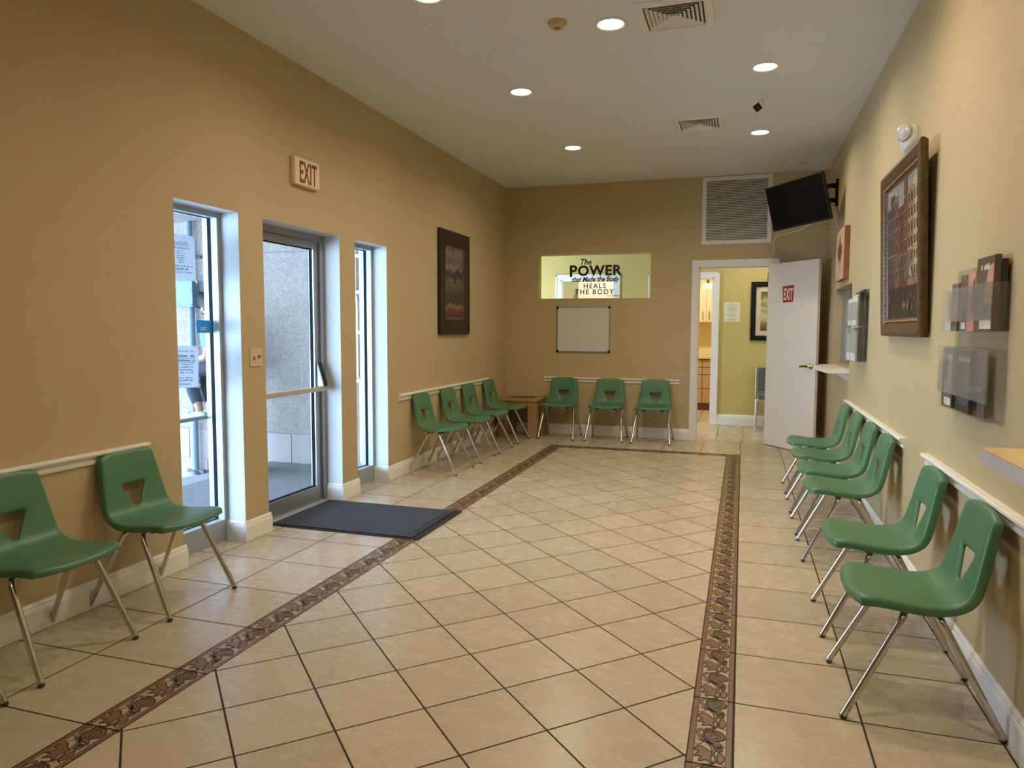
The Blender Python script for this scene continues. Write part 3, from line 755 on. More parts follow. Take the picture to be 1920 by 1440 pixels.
# ------------------------------------------------------------------ entrance mat
def mat_mat():
    m = bpy.data.materials.new('charcoal_ribbed_carpet'); m.use_nodes = True; N = NT(m); b = m.node_tree.nodes['Principled BSDF']
    tc = N.n('ShaderNodeTexCoord'); wv = N.n('ShaderNodeTexWave'); wv.bands_direction = 'Y'; wv.inputs['Scale'].default_value = 28; wv.inputs['Distortion'].default_value = .3
    nz = N.n('ShaderNodeTexNoise'); nz.inputs['Scale'].default_value = 350; N.L(tc.outputs['Object'], wv.inputs[0]); N.L(tc.outputs['Object'], nz.inputs['Vector'])
    rp = N.n('ShaderNodeValToRGB'); rp.color_ramp.elements[0].color = lin(42, 44, 50); rp.color_ramp.elements[1].color = lin(78, 80, 88)
    N.L(N.m('ADD', N.m('MULTIPLY', wv.outputs['Fac'], .4), N.m('MULTIPLY', nz.outputs['Fac'], .6)), rp.inputs[0]); N.L(rp.outputs[0], b.inputs['Base Color'])
    b.inputs['Roughness'].default_value = .95
    bp = N.n('ShaderNodeBump'); bp.inputs['Strength'].default_value = .8; bp.inputs['Distance'].default_value = .004; N.L(wv.outputs['Fac'], bp.inputs['Height']); N.L(bp.outputs[0], b.inputs['Normal'])
    return m
t = thing('door_mat', (-.92, 1.70, 0), 'charcoal ribbed entrance mat lying inside the glass door', 'mat')
mx0, mx1, my0, my1 = -1.510, -.428, 1.345, 2.08
s = MB(); s.box(mx0, mx1, my0, my1, .001, .007); mk('rubber_backing', s, mat('black_rubber', (.012, .012, .014, 1), .6), t, bevel=.002)
s = MB(); s.box(mx0+.02, mx1-.05, my0+.02, my1-.02, .007, .013); mk('pile', s, mat_mat(), t, bevel=.003)
for i in (0, 1): s = MB(); s.box(mx1-.075-i*.02, mx1-.071-i*.02, my0+.05, my1-.05, .013, .0138); mk('groove', s, M_black, t)

# ------------------------------------------------------------------ wooden corner table
M_oak = mat('light_oak', lin(168, 134, 86), .45, var=.18, vs=4, bump=.2, bs=80)
M_inset = mat('brown_inset_top', lin(96, 66, 40), .35, var=.15)
t = thing('end_table', (-1.13, 5.81, 0), 'light oak square end table in the left back corner between the chair rows', 'table')
tx0, tx1, ty0, ty1, tz = -1.385, -.868, 5.575, 6.035, .465
s = MB()
s.box(tx0, tx1, ty0, ty0+.085, tz-.03, tz); s.box(tx0, tx1, ty1-.085, ty1, tz-.03, tz)
s.box(tx0, tx0+.085, ty0+.085, ty1-.085, tz-.03, tz); s.box(tx1-.085, tx1, ty0+.085, ty1-.085, tz-.03, tz)
mk('table_top', s, M_oak, t, bevel=.004)
s = MB(); s.box(tx0+.085, tx1-.085, ty0+.085, ty1-.085, tz-.02, tz-.004); mk('inset_panel', s, M_inset, t)
for x0 in (tx0+.01, tx1-.12):
    for y0 in (ty0+.01, ty1-.12):
        s = MB(); s.box(x0, x0+.11, y0, y0+.11, 0, tz-.03); mk('leg', s, M_oak, t, bevel=.004)
s = MB()
s.box(tx0+.12, tx1-.12, ty0+.025, ty0+.045, tz-.10, tz-.03); s.box(tx0+.12, tx1-.12, ty1-.045, ty1-.025, tz-.10, tz-.03)
s.box(tx0+.025, tx0+.045, ty0+.12, ty1-.12, tz-.10, tz-.03); s.box(tx1-.045, tx1-.025, ty0+.12, ty1-.12, tz-.10, tz-.03)
mk('apron', s, M_oak, t)

# ------------------------------------------------------------------ left wall fittings
t = thing('exit_sign', (XL, 1.665, 2.25), 'beige lit exit sign with red letters on the left wall above the entrance', 'sign')
s = MB(); s.box(XL, XL+.036, 1.518, 1.812, 2.25, 2.435); mk('sign_body', s, mat('beige_plastic', lin(214, 200, 162), .5, var=.02), t, bevel=.008, seg=3)
s = MB(); s.box(XL+.0362, XL+.038, 1.527, 1.803, 2.259, 2.426); mk('sign_face', s, mat('cream_face', lin(226, 212, 176), .4, var=.02), t, bevel=.0008, seg=1)
s = text_mb('EXIT', .197, lambda u, v, w: (XL+.0392, 1.668+u, 2.272+v), bold=.0035, sx=.50, sp=1.02); mk('lettering', s, mat('exit_red', lin(150, 24, 22), .5), t, fix=False)
t = thing('light_switch', (XL, 1.122, 1.068), 'double light switch plate on the pier between left sidelight and door', 'switch')
s = MB(); s.box(XL, XL+.006, 1.066, 1.176, 1.068, 1.178); mk('switch_plate', s, mat('almond_plastic', lin(206, 190, 154), .5), t, bevel=.002)
for i, y in enumerate((1.098, 1.144)):
    s = MB(); s.obox((XL+.012, y, 1.123+(.004 if i else -.004)), .008, .0045, .010, Matrix.Rotation(.4 if i else -.4, 3, 'Y')); mk('toggle', s, mat('almond_toggle', lin(180, 160, 120), .5), t, bevel=.001)
for y in (1.098, 1.144):
    for z in (1.093, 1.153): s = MB(); s.lathe([(.003, 0), (.003, .001)], (XL+.006, y, z), Matrix.Rotation(PI/2, 3, 'Y'), 10); mk('screw', s, M_alu, t)

def art_mat(name, stops, dabs=14, zs=1.0, dist=.18, ax=1):
    m = bpy.data.materials.new(name); m.use_nodes = True; N = NT(m); b = m.node_tree.nodes['Principled BSDF']
    tc = N.n('ShaderNodeTexCoord'); sp = N.n('ShaderNodeSeparateXYZ'); N.L(tc.outputs['Generated'], sp.inputs[0])
    nz = N.n('ShaderNodeTexNoise'); nz.inputs['Scale'].default_value = 5; nz.inputs['Detail'].default_value = 6; N.L(tc.outputs['Generated'], nz.inputs['Vector'])
    h = N.m('ADD', sp.outputs[2], N.m('MULTIPLY', N.m('SUBTRACT', nz.outputs['Fac'], .5), dist))
    rp = N.n('ShaderNodeValToRGB'); e = rp.color_ramp.elements; e[0].position = stops[0][0]; e[0].color = stops[0][1]; e[1].position = stops[-1][0]; e[1].color = stops[-1][1]
    for p, c in stops[1:-1]: q = e.new(p); q.color = c
    N.L(h, rp.inputs[0])
    vo = N.n('ShaderNodeTexVoronoi'); vo.inputs['Scale'].default_value = dabs; mp = N.n('ShaderNodeMapping'); mp.inputs['Scale'].default_value = (1, 1, 2.2); N.L(tc.outputs['Generated'], mp.inputs[0]); N.L(mp.outputs[0], vo.inputs['Vector'])
    mx = N.n('ShaderNodeMixRGB', blend_type='OVERLAY'); mx.inputs[0].default_value = .6; N.L(rp.outputs[0], mx.inputs[1])
    hs = N.n('ShaderNodeHueSaturation'); hs.inputs['Saturation'].default_value = .3; hs.inputs['Value'].default_value = .8; N.L(vo.outputs['Color'], hs.inputs['Color']); N.L(hs.outputs[0], mx.inputs[2])
    N.L(mx.outputs[0], b.inputs['Base Color']); b.inputs['Roughness'].default_value = .55
    bp = N.n('ShaderNodeBump'); bp.inputs['Strength'].default_value = .4; N.L(vo.outputs['Distance'], bp.inputs['Height']); N.L(bp.outputs[0], b.inputs['Normal'])
    return m
M_dkframe = mat('dark_brown_frame', lin(40, 26, 19), .4, var=.25, vs=30)
t = thing('framed_painting', (XL, 4.305, 1.245), 'tall narrow dark framed coastal painting on the left wall beyond the entrance', 'painting')
py0, py1, pz0, pz1 = 3.905, 4.705, 1.245, 2.285
def frame4(mb, fn, y0, y1, z0, z1, prof, mi=0):
    """mitred moulding: prof (inset, depth) from outer edge inward"""
    n = len(prof); loops = []
    for ins, dp in prof: loops.append([fn(y0+ins, z0+ins, dp), fn(y1-ins, z0+ins, dp), fn(y1-ins, z1-ins, dp), fn(y0+ins, z1-ins, dp)])
    vs = [p for l in loops for p in l]
    mb.add(vs, [(i*4+j, i*4+(j+1) % 4, (i+1)*4+(j+1) % 4, (i+1)*4+j) for i in range(n-1) for j in range(4)], mi)
s = MB(); frame4(s, lambda a, b, d: (XL+d, a, b), py0, py1, pz0, pz1, [(0, 0), (0, .03), (.02, .038), (.04, .036), (.05, .026), (.10, .024), (.115, .030), (.135, .030), (.15, .016), (.155, .014)])
mk('frame', s, M_dkframe, t)
s = MB(); frame4(s, lambda a, b, d: (XL+d, a, b), py0, py1, pz0, pz1, [(.148, .018), (.156, .022), (.17, .016)]); mk('frame_fillet', s, mat('gilt_edge', lin(120, 92, 60), .4, .4, var=.4, vs=90), t)
s = MB(); s.box(XL+.006, XL+.014, py0+.15, py1-.15, pz0+.12, pz1-.12)
mk('canvas', s, art_mat('coast_painting', [(.0, lin(52, 42, 34)), (.07, lin(92, 40, 36)), (.16, lin(112, 58, 46)), (.22, lin(130, 112, 86)), (.27, lin(52, 46, 38)), (.40, lin(66, 66, 48)), (.52, lin(104, 90, 66)), (.58, lin(36, 46, 58)), (.66, lin(50, 56, 70)), (.71, lin(128, 112, 98)), (.76, lin(84, 74, 72)), (.88, lin(120, 106, 100)), (.97, lin(84, 70, 60))], 30, dist=.34), t)

# ------------------------------------------------------------------ back wall: pass-through window with lettering, whiteboard, grille
t = structE('window_3', ((WO[0]+WO[1])/2, YB+.06, WO[2]))
s = MB(); s.box(WO[0]-.004, WO[0]+.006, YB-.004, YB+.125, WO[2], WO[3]); s.box(WO[1]-.006, WO[1]+.004, YB-.004, YB+.125, WO[2], WO[3])
s.box(WO[0]-.004, WO[1]+.004, YB-.004, YB+.125, WO[2]-.006, WO[2]+.004); s.box(WO[0]-.004, WO[1]+.004, YB-.004, YB+.125, WO[3]-.004, WO[3]+.006)
mk('window_frame', s, mat('yellow_green_reveal', lin(196, 182, 110), .6, var=.02), t)
s = MB(); s.box(WO[0]+.006, WO[1]-.006, YB+.100, YB+.106, WO[2]+.004, WO[3]-.004); mk('pane', s, M_glass, t)
yl = YB+.098
def wfn(x, z): return lambda u, v, w: (x+u, yl, z+v)
cx = -.307; M_blk = mat('black_vinyl', (.006, .006, .008, 1), .5)
# scale from the photograph: the glass spans 1.39 m
s = MB()
text_mb('The', .100, wfn(cx-.12, 2.095), bold=.0025, shear=.30, sx=.92, mb=s)
text_mb('P', .190, wfn(cx-.272, 1.955), bold=.0062, sx=1.0, mb=s)
text_mb('OWER', .170, wfn(cx+.055, 1.963), bold=.0062, sp=1.09, sx=1.02, mb=s)
text_mb('that Made the Body', .089, wfn(cx, 1.885), bold=.0026, shear=.30, sx=.82, mb=s)
text_mb('HEALS', .086, wfn(cx+.0, 1.805), bold=.0016, sp=1.25, sx=.98, mb=s)
text_mb('THE BODY', .086, wfn(cx-.005, 1.733), bold=.0016, sp=1.25, sx=.98, mb=s)
text_mb('BJ PALMER', .028, wfn(cx+.235, 1.702), bold=.0002, sp=1.15, mb=s)
mk('lettering', s, M_blk, t, fix=False)

t = thing('whiteboard', (-.421, YB, 1.02), 'blank whiteboard with black corners on the back wall under the lettered window', 'whiteboard')
wx0, wx1, wz0, wz1 = -.755, -.088, 1.020, 1.578
s = MB(); s.box(wx0+.012, wx1-.012, YB-.012, YB-.001, wz0+.012, wz1-.012); mk('board', s, mat('whiteboard_surface', lin(214, 208, 200), .25, var=.02, vs=3), t)
s = MB(); frame4(s, lambda a, b, d: (a, YB-d, b), wx0, wx1, wz0, wz1, [(0, 0), (0, .016), (.014, .018), (.016, .010)]); mk('frame', s, M_alu, t)
for x in (wx0, wx1):
    for z in (wz0, wz1):
        sx = 1 if x == wx0 else -1; sz = 1 if z == wz0 else -1
        s = MB(); s.box(x-sx*.002, x+sx*.026, YB-.021, YB-.001, z-sz*.002, z+sz*.026); mk('corner_cap', s, M_black, t, bevel=.003)
s = blur_line(.30, .030, lambda u, v, w: (-.43+u, YB-.0126, 1.535+v), seed=9, fill=.4); mk('erased_writing', s, mat('faint_marker', lin(200, 192, 184), .4), t, fix=False)

t = thing('return_air_grille', (1.337, YB, 2.28), 'large white louvred air grille high on the back wall beside the television', 'vent')
gx0, gx1, gz0, gz1 = .958, 1.718, 2.28, 3.043
s = MB(); frame4(s, lambda a, b, d: (a, YB-d, b), gx0, gx1, gz0, gz1, [(0, 0), (0, .008), (.004, .012), (.045, .014), (.048, .010), (.048, .0)]); mk('frame', s, M_white, t)
s = MB(); s.box(gx0+.04, gx1-.04, YB-.0015, YB-.0005, gz0+.04, gz1-.04); mk('duct_shade_sheet', s, mat('duct_shadow_grey', lin(48, 44, 36), .8), t)  # dark sheet standing in for the shade inside the duct
s = MB(); n = 36
for i in range(n):
    z = gz0+.052+(gz1-gz0-.104)*(i+.5)/n
    s.obox((1.337+.001, YB-.006, z), (gx1-gx0)/2-.048, .0062, .0008, Matrix.Rotation(1.0, 3, 'X'))
mk('louvres', s, M_white, t)
for x in (gx0+.11, gx1-.11):
    for z in (gz0+.02, gz1-.02): s = MB(); s.lathe([(.006, 0), (.004, .002)], (x, YB-.013, z), Matrix.Rotation(PI/2, 3, 'X'), 10); mk('screw', s, M_alu, t)

# inner doorway and open door ----------------------------------------
mb = MB()
cw = .068
for x0, x1, z0, z1 in ((DO[0]-cw, DO[0], 0, DO[2]+cw), (DO[1], DO[1]+cw, 0, DO[2]+cw), (DO[0], DO[1], DO[2], DO[2]+cw)):
    mb.box(x0, x1, YB-.016, YB, z0, z1)
    mb.box(x0, x1, YB+.12, YB+.136, z0, z1)
mb.box(DO[0]-.001, DO[0]+.012, YB-.010, YB+.13, 0, DO[2]); mb.box(DO[1]-.012, DO[1]+.001, YB-.010, YB+.13, 0, DO[2]); mb.box(DO[0], DO[1], YB-.010, YB+.13, DO[2]-.012, DO[2]+.001)
mb.box(DO[0]+.012, DO[0]+.022, YB+.04, YB+.075, 0, DO[2]-.012); mb.box(DO[0]+.012, DO[1]-.012, YB+.04, YB+.075, DO[2]-.022, DO[2]-.012)
struct('trim_10', mb, M_trim)
t = structE('door_2', (1.722, 6.045, 0))
hx, hy = 1.722, 6.045
d2 = Vector((2.172-1.698, 5.39-6.0, 0)).normalized(); nn = Vector((d2.y, -d2.x, 0))    # nn: toward right wall side
if nn.x < 0: nn = -nn
Md = Matrix((( d2.x, nn.x, 0), (d2.y, nn.y, 0), (0, 0, 1)))
def dl(u, w, z): return Vector((1.698, 6.0, 0))+d2*u+nn*w+Vector((0, 0, z))
DL = .762
s = MB(); s.obox(dl(DL/2, .0175, .008+1.0115), DL/2, .0175, 1.0115, Md); pn = mk('door_panel', s, mat('white_door_paint', lin(232, 228, 220), .45, var=.015), t, bevel=.0015)
s = MB()
M90 = Md@Matrix.Rotation(PI/2, 3, 'X')
s.lathe([(.031, 0), (.031, .004), (.026, .010), (.014, .013), (.012, .045), (.0, .047)], dl(DL-.065, 0, .925), M90, 24)
hd = mk('lever_handle', s, M_brass, t)
s = MB(); s.tube([dl(DL-.065, -.042, .925), dl(DL-.10, -.045, .926), dl(DL-.175, -.046, .920)], .010, 12, rs=[.009, .011, .009]); mk('lever', s, mat('dark_brass', (.10, .085, .05, 1), .35, 1), hd)
s = MB(); s.obox(dl(DL+.0006, .0175, .925), .0008, .0125, .028, Md); s.obox(dl(DL+.005, .0175, .925), .006, .006, .010, Md); mk('latch', s, M_alu, t)
for z in (.2, 1.05, 1.85): s = MB(); s.tube([dl(-.012, .006, z), dl(-.012, .006, z+.09)], .007, 10); mk('hinge', s, M_brass, t)
t = thing('exit_sticker', dl(.33, -.001, 1.62), 'red sticker with white EXIT letters on the open white door', 'sign')
def sk(u, v, w): return dl(.335+u, -.0006-w, 1.60+v)
s = MB(); s.prism([(-.098, .175), (.078, .185), (.070, .005), (-.086, .0)], sk, .0006); mk('sticker', s, mat('sticker_red', lin(178, 30, 36), .45), t)
s = text_mb('EXIT', .172, lambda u, v, w: sk(u-.006, v+.030, .0012), bold=.004, sx=.40, sp=1.0); mk('lettering', s, mat('sticker_white', lin(240, 236, 232), .5), t, fix=False)
s = MB(); s.box(DO[0]+.0125, DO[0]+.0145, YB+.005, YB+.03, .93, .99); o = mk('strike_plate', s, M_dkchrome); tag(o, 'small dark strike plate on the left jamb of the inner doorway', 'strike plate')

# ------------------------------------------------------------------ hall and kitchen beyond
M_olive = mat('olive_yellow_paint', lin(200, 180, 110), .7, var=.02, vs=2, bump=.15)
M_kwall = mat('warm_yellow_paint', lin(228, 212, 156), .7, var=.02)
HY = 7.60
K = (.24, 1.05)       # kitchen doorway
R_ = (-1.09, -.305)   # other doorway
mb = MB(); HH = 2.75
for a, b in ((-2.6, R_[0]), (R_[1], K[0]), (K[1], 3.2)): mb.box(a, b, HY, HY+.12, 0, HH)
for a, b in (R_, K): mb.box(a, b, HY, HY+.12, 2.01, HH)
mb.box(-2.72, -2.6, YB+.12, 10.4, 0, HH); mb.box(3.2, 3.32, YB+.12, 10.4, 0, HH)
mb.box(XL-.1, WO[0], YB+.121, YB+.125, 0, HH); mb.box(WO[1], DO[0], YB+.121, YB+.125, 0, HH); mb.box(WO[0], WO[1], YB+.121, YB+.125, 0, WO[2])
struct('wall_hall', mb, M_olive)
mb = MB(); mb.box(-2.6, 3.2, YB+.12, 10.4, HH, HH+.1); CEILH = struct('ceiling_hall', mb, M_ceil)
mb = MB(); mb.box(0, 3.2, 9.9, 10.0, 0, HH); mb.box(-.01, .0, HY+.12, 9.9, 0, HH); struct('wall_kitchen', mb, M_kwall)
mb = MB(); mb.box(-2.6, -.01, 9.9, 10.0, 0, HH); mb.box(-.02, -.01, HY+.12, 9.9, 0, HH); struct('wall_study', mb, mat('pale_cream_paint', lin(232, 226, 196), .7, var=.02))
o = thing('tall_cupboard', (-.9, 9.7, 0), 'x', 'cupboard'); _pk = mat('pinkish_cream_laminate', lin(228, 212, 192), .5)
s = MB(); s.box(-1.25, -.35, 9.48, 9.898, 0, 2.2); mk('cupboard_body', s, _pk, o)
for _a, _b in ((-1.25, -.90), (-.895, -.60), (-.595, -.35)): s = MB(); s.box(_a, _b, 9.46, 9.48, .05, 2.19); mk('door', s, _pk, o, bevel=.002)
tag(o, 'tall pinkish cream cupboard in the bright room behind the lettered window', 'cupboard')
mb = MB()
for a, b in (R_, K):
    for x0, x1, z0, z1 in ((a-.075, a, 0, 2.085), (b, b+.075, 0, 2.085), (a, b, 2.01, 2.085)):
        mb.box(x0, x1, HY-.014, HY, z0, z1)
    for x0, x1, z0, z1 in ((a-.075, a-.055, 0, 2.085), (b+.055, b+.075, 0, 2.085), (a-.075, b+.075, 2.065, 2.085)): mb.box(x0, x1, HY-.022, HY-.014, z0, z1)
    mb.box(a-.001, a+.02, HY-.01, HY+.125, 0, 2.01); mb.box(b-.02, b+.001, HY-.01, HY+.125, 0, 2.01); mb.box(a, b, HY-.01, HY+.125, 1.99, 2.011)
struct('trim_11', mb, M_trim)
mb = MB()
for a, b in ((-2.6, R_[0]-.075), (R_[1]+.075, K[0]-.075), (K[1]+.075, 3.2)): mb.sweep(BBP, lambda u, v, w: (w, HY-u, v*1.15), a, b)
struct('baseboard_hall', mb, M_trim)
M_maple = mat('pale_maple', lin(224, 196, 158), .45, var=.05, vs=5)
M_maple2 = mat('pinkish_maple', lin(204, 166, 132), .45, var=.05, vs=5)
M_brown = mat('brown_laminate', lin(120, 84, 60), .5)
uppers = ((-.01, .43, 'left'), (.43, .862, 'middle'), (.862, 1.30, 'right'))
for i, (x0, x1, nm) in enumerate(((.43, .862, 'left'), (.862, 1.29, 'right'))):
    t = thing('wall_cabinet', ((x0+x1)/2, 9.75, 1.425), 'pale maple %s-hand wall cabinet seen through the kitchen doorway' % nm, 'cabinet', 'kitchen wall cabinets')
    s = MB(); s.box(x0+.001, x1-.001, 9.62, 9.898, 1.425, 1.975); mk('cabinet_body', s, M_maple, t)
    s = MB(); s.box(x0+.003, x1-.003, 9.60, 9.62, 1.427, 1.973); d = mk('door', s, M_maple, t, bevel=.002)
    hxx = x1-.05 if i == 0 else x0+.05
    s = MB(); s.tube([(hxx, 9.60, 1.46), (hxx, 9.575, 1.48), (hxx, 9.572, 1.53), (hxx, 9.575, 1.58), (hxx, 9.60, 1.60)], .005, 8); mk('handle', s, M_dkchrome, d)
for i, (x0, x1, nm) in enumerate(((.41, .832, 'left'), (.832, 1.25, 'right'))):
    t = thing('base_cabinet', ((x0+x1)/2, 9.6, 0), 'maple %s-hand drawer cabinet under the kitchen counter' % nm, 'cabinet', 'kitchen base cabinets')
    s = MB(); s.box(x0+.001, x1-.001, 9.37, 9.898, .10, .83); mk('cabinet_body', s, M_brown, t)
    s = MB(); s.box(x0+.001, x1-.001, 9.40, 9.898, 0, .10); mk('toe_kick', s, M_brown, t)
    for z0, z1 in ((.12, .345), (.355, .572), (.582, .69), (.70, .815)):
        s = MB(); s.box(x0+.004, x1-.004, 9.35, 9.37, z0, z1); mk('drawer', s, M_maple2, t, bevel=.0015)
s = MB(); s.box(.01, 1.6, 9.33, 9.898, .831, .872); s.box(.01, 1.6, 9.87, 9.898, .872, .97); o = mk('kitchen_counter', s, M_maple, bevel=.003)
tag(o, 'pale kitchen counter with backsplash on the maple drawer cabinets', 'counter')
t = thing('gift_basket', (.90, 9.70, 1.976), 'white box with brown curled decoration on top of the kitchen wall cabinets', 'decoration')
s = MB(); s.box(.79, .96, 9.64, 9.78, 1.976, 2.06); mk('white_box', s, M_white, t, bevel=.004)
s = MB()
for k in range(5):
    a = k*1.3; s.tube([(.875+.03*math.cos(a+q)*(.4+q*.12), 9.69+.02*math.sin(a), 2.06+q*.022) for q in range(5)], .006, 8)
mk('twig', s, M_brown, t)

t = thing('wall_notice', (1.293, HY-.001, 1.413), 'white printed certificate sheet pinned to the olive hall wall', 'notice')
s = MB(); s.box(1.19, 1.397, HY-.003, HY-.001, 1.413, 1.672); mk('sheet', s, mat('cream_paper', lin(226, 220, 190), .8), t)
s = MB()
for k, (w_, zz) in enumerate([(.04, 1.655), (.10, 1.635), (.14, 1.610), (.12, 1.585), (.15, 1.560), (.08, 1.535), (.14, 1.510), (.10, 1.485), (.06, 1.455), (.12, 1.435)]):
    s.box(1.293-w_/2, 1.293+w_/2, HY-.0042, HY-.003, zz, zz+.004)
mk('print', s, M_ink, t)
t = thing('framed_print', (1.86, HY, 1.16), 'black framed print with cream mount on the hall wall, half hidden by the open door', 'painting')
s = MB(); frame4(s, lambda a, b, d: (a, HY-d, b), 1.535, 2.19, 1.16, 1.94, [(0, 0), (0, .03), (.06, .03), (.066, .012)]); mk('frame', s, M_black, t)
s = MB(); s.box(1.59, 2.135, HY-.012, HY-.008, 1.215, 1.885); mk('mount_board', s, mat('cream_mount', lin(214, 200, 160), .7), t)
s = MB(); s.box(1.66, 2.065, HY-.014, HY-.012, 1.29, 1.81); mk('print', s, art_mat('vase_print', [(0, lin(90, 60, 40)), (.15, lin(130, 90, 55)), (.3, lin(186, 170, 120)), (.8, lin(170, 156, 110)), (.88, lin(110, 96, 60)), (1, lin(100, 88, 56))], 8), t)

t = thing('waiting_chair', (1.86, 7.3, 0), 'grey upholstered chrome framed chair in the hall, half hidden by the open door', 'chair')
M_gfab = mat('grey_fabric', lin(92, 98, 94), .85, var=.1, vs=60)
x0, x1 = 1.63, 2.10
s = MB(); s.box(x0+.02, x1-.02, 7.06, 7.50, .42, .48); mk('seat', s, M_gfab, t, bevel=.015, seg=3)
s = MB(); s.box(x0+.02, x1-.02, 7.50, 7.545, .49, .80); mk('backrest', s, M_gfab, t, bevel=.012, seg=3)
for x in (x0, x1):
    s = MB(); s.tube(arc([(x, 7.08, .0), (x, 7.09, .41), (x, 7.46, .41)], .03), .011, 10); mk('leg', s, M_chrome, t)
    s = MB(); s.tube([(x, 7.50, .0), (x, 7.51, .45), (x, 7.535, .81)], .011, 10); mk('leg', s, M_chrome, t)
s = MB(); s.tube([(x0, 7.09, .405), (x1, 7.09, .405)], .009, 10); s.tube([(x0, 7.49, .405), (x1, 7.49, .405)], .009, 10); mk('seat_frame', s, M_chrome, t)

def added_lamp(ceiling, x, y, z, w, col, size=.16):
    """an unseen lamp added to a ceiling to light the space below"""
    s = MB(); s.lathe([(size/2+.02, 0), (size/2+.02, -.012), (size/2, -.016), (size/2, -.004)], (x, y, z), None, 32); rg = mk('added_lamp_ring', s, M_white, ceiling)
    s = MB(); s.lathe([(0, -.006), (size/2, -.006)], (x, y, z), None, 32); mk('lamp_lens', s, MATS.get('added_lamp_lens') or mat('added_lamp_lens', (1, .9, .7, 1), .4, emis=6, var=0), ceiling, fix=False)
    ld = bpy.data.lights.new('bulb', 'AREA'); ld.shape = 'DISK'; ld.size = size*.9; ld.energy = w; ld.color = col; ld.spread = 2.8
    lo = bpy.data.objects.new('bulb', ld); COL.objects.link(lo); lo.parent = ceiling; lo.location = (x, y, z-.02)
added_lamp(CEILH, -1.9, 6.85, HH, 2.6, (1, .93, .66))  # added, unseen: light for the hall and the rooms beyond
added_lamp(CEILH, 1.7, 6.85, HH, 6.0, (1, .95, .66))
added_lamp(CEILH, .85, 8.7, HH, 27, (1, .92, .72))
added_lamp(CEILH, -.9, 8.6, HH, 24, (1, .97, .86))
for _x, _y in ((1.54, .90), (1.54, -.7), (1.54, -2.5)): added_lamp(CEIL, _x, _y, H, LAMP_W, LAMP_COL)  # added out of view to light the near part of the room

# ------------------------------------------------------------------ television on its arm
TVc = Vector((1.891, 4.779, 2.497))
a_, b_, c_ = -.868, .261, -.037
MT = (Matrix.Rotation(a_, 3, 'Z')@Matrix.Rotation(b_, 3, 'X')@Matrix.Rotation(c_, 3, 'Y'))
t = thing('television', TVc, 'black flat screen television tilted down on a wall arm in the far right corner', 'television')
s = MB(); s.obox(TVc+MT@Vector((0, .016, 0)), .365, .016, .215, MT); mk('tv_case', s, M_black, t, bevel=.004)
s = MB(); s.obox(TVc+MT@Vector((0, -.001, .004)), .353, .0006, .200, MT); mk('screen', s, mat('tv_glass', (.003, .003, .003, 1), .3, var=0, spec=.15), t)
s = MB(); s.obox(TVc+MT@Vector((0, .045, -.01)), .20, .018, .13, MT); mk('tv_back', s, M_black, t, bevel=.01)
t2 = thing('tv_wall_mount', (XR, 5.16, 2.53), 'black two-armed wall bracket holding the television on the right wall', 'bracket')
s = MB(); s.box(XR-.022, XR, 5.11, 5.20, 2.515, 2.77); mk('wall_plate', s, M_black, t2, bevel=.003)
back = TVc+MT@Vector((.06, .075, 0))
for dz in (.065, -.075):
    s = MB(); p0 = Vector((XR-.02, 5.155, 2.645+dz)); p2 = TVc+MT@Vector((.12, .06, dz)); 
    s.tube(arc([p0, Vector((2.225, 5.13, 2.645+dz)), p2], .04), .024, 10); mk('arm', s, M_black, t2)
s = MB(); s.obox(TVc+MT@Vector((.06, .068, 0)), .14, .006, .11, MT); mk('tv_plate', s, M_black, t2)
pts = [TVc+MT@Vector((.07, .040, -.225)), Vector((1.965, 5.1, 2.29)), Vector((1.93, 5.5, 2.325)), Vector((1.865, 5.82, 2.345)), Vector((1.79, 6.0, 2.35)), Vector((1.75, 6.052, 2.325)), Vector((1.75, 6.053, 2.14)), Vector((1.706, 6.053, 2.106))]
s = MB(); s.tube(arc(pts, .06), .0042, 8); o = mk('power_cord', s, M_white); tag(o, 'thin white power cord hanging from the television to the doorway trim', 'cord')

# ------------------------------------------------------------------ right wall items
# reception hatch
t = structE('window_4', (XR+.06, (RW[0]+RW[1])/2, RW[2]))
s = MB(); s.box(XR-.0005, XR+.121, RW[0]-.0, RW[0]+.006, RW[2], RW[3]); s.box(XR-.0005, XR+.121, RW[1]-.006, RW[1], RW[2], RW[3]); s.box(XR-.0005, XR+.121, RW[0], RW[1], RW[3]-.006, RW[3]); s.box(XR-.0005, XR+.121, RW[0], RW[1], RW[2], RW[2]+.006)
mk('window_frame', s, M_wall, t)
s = MB(); s.box(XR+.055, XR+.085, RW[0]+.006, RW[1]-.006, RW[2]+.006, RW[2]+.018); s.box(XR+.055, XR+.085, RW[0]+.006, RW[1]-.006, RW[3]-.02, RW[3]-.006); mk('sliding_track', s, M_alu, t)
s = MB(); s.box(XR+.066, XR+.072, 4.50, RW[1]-.008, RW[2]+.018, RW[3]-.02); mk('sliding_pane', s, glass('grey_glass', (.5, .5, .5), .1, .55, (.42, .42, .40)), t)
mb = MB(); mb.box(XR+.12, 4.0, 3.2, 3.22, 0, 2.6); mb.box(XR+.12, 4.0, 5.9, 5.92, 0, 2.6); mb.box(4.0, 4.02, 3.2, 5.92, 0, 2.6); mb.box(XR+.12, 4.0, 3.2, 5.92, 2.6, 2.62); mb.box(XR+.12, 4.0, 3.2, 5.92, -.02, 0)
struct('wall_reception', mb, mat('unlit_office_tone', lin(90, 78, 60), .8))  # darkness of the unlit room is put into the wall colour
t = thing('reception_shelf', (XR, 4.35, .94), 'white ledge with clipped corners under the reception hatch beside the open door', 'shelf')
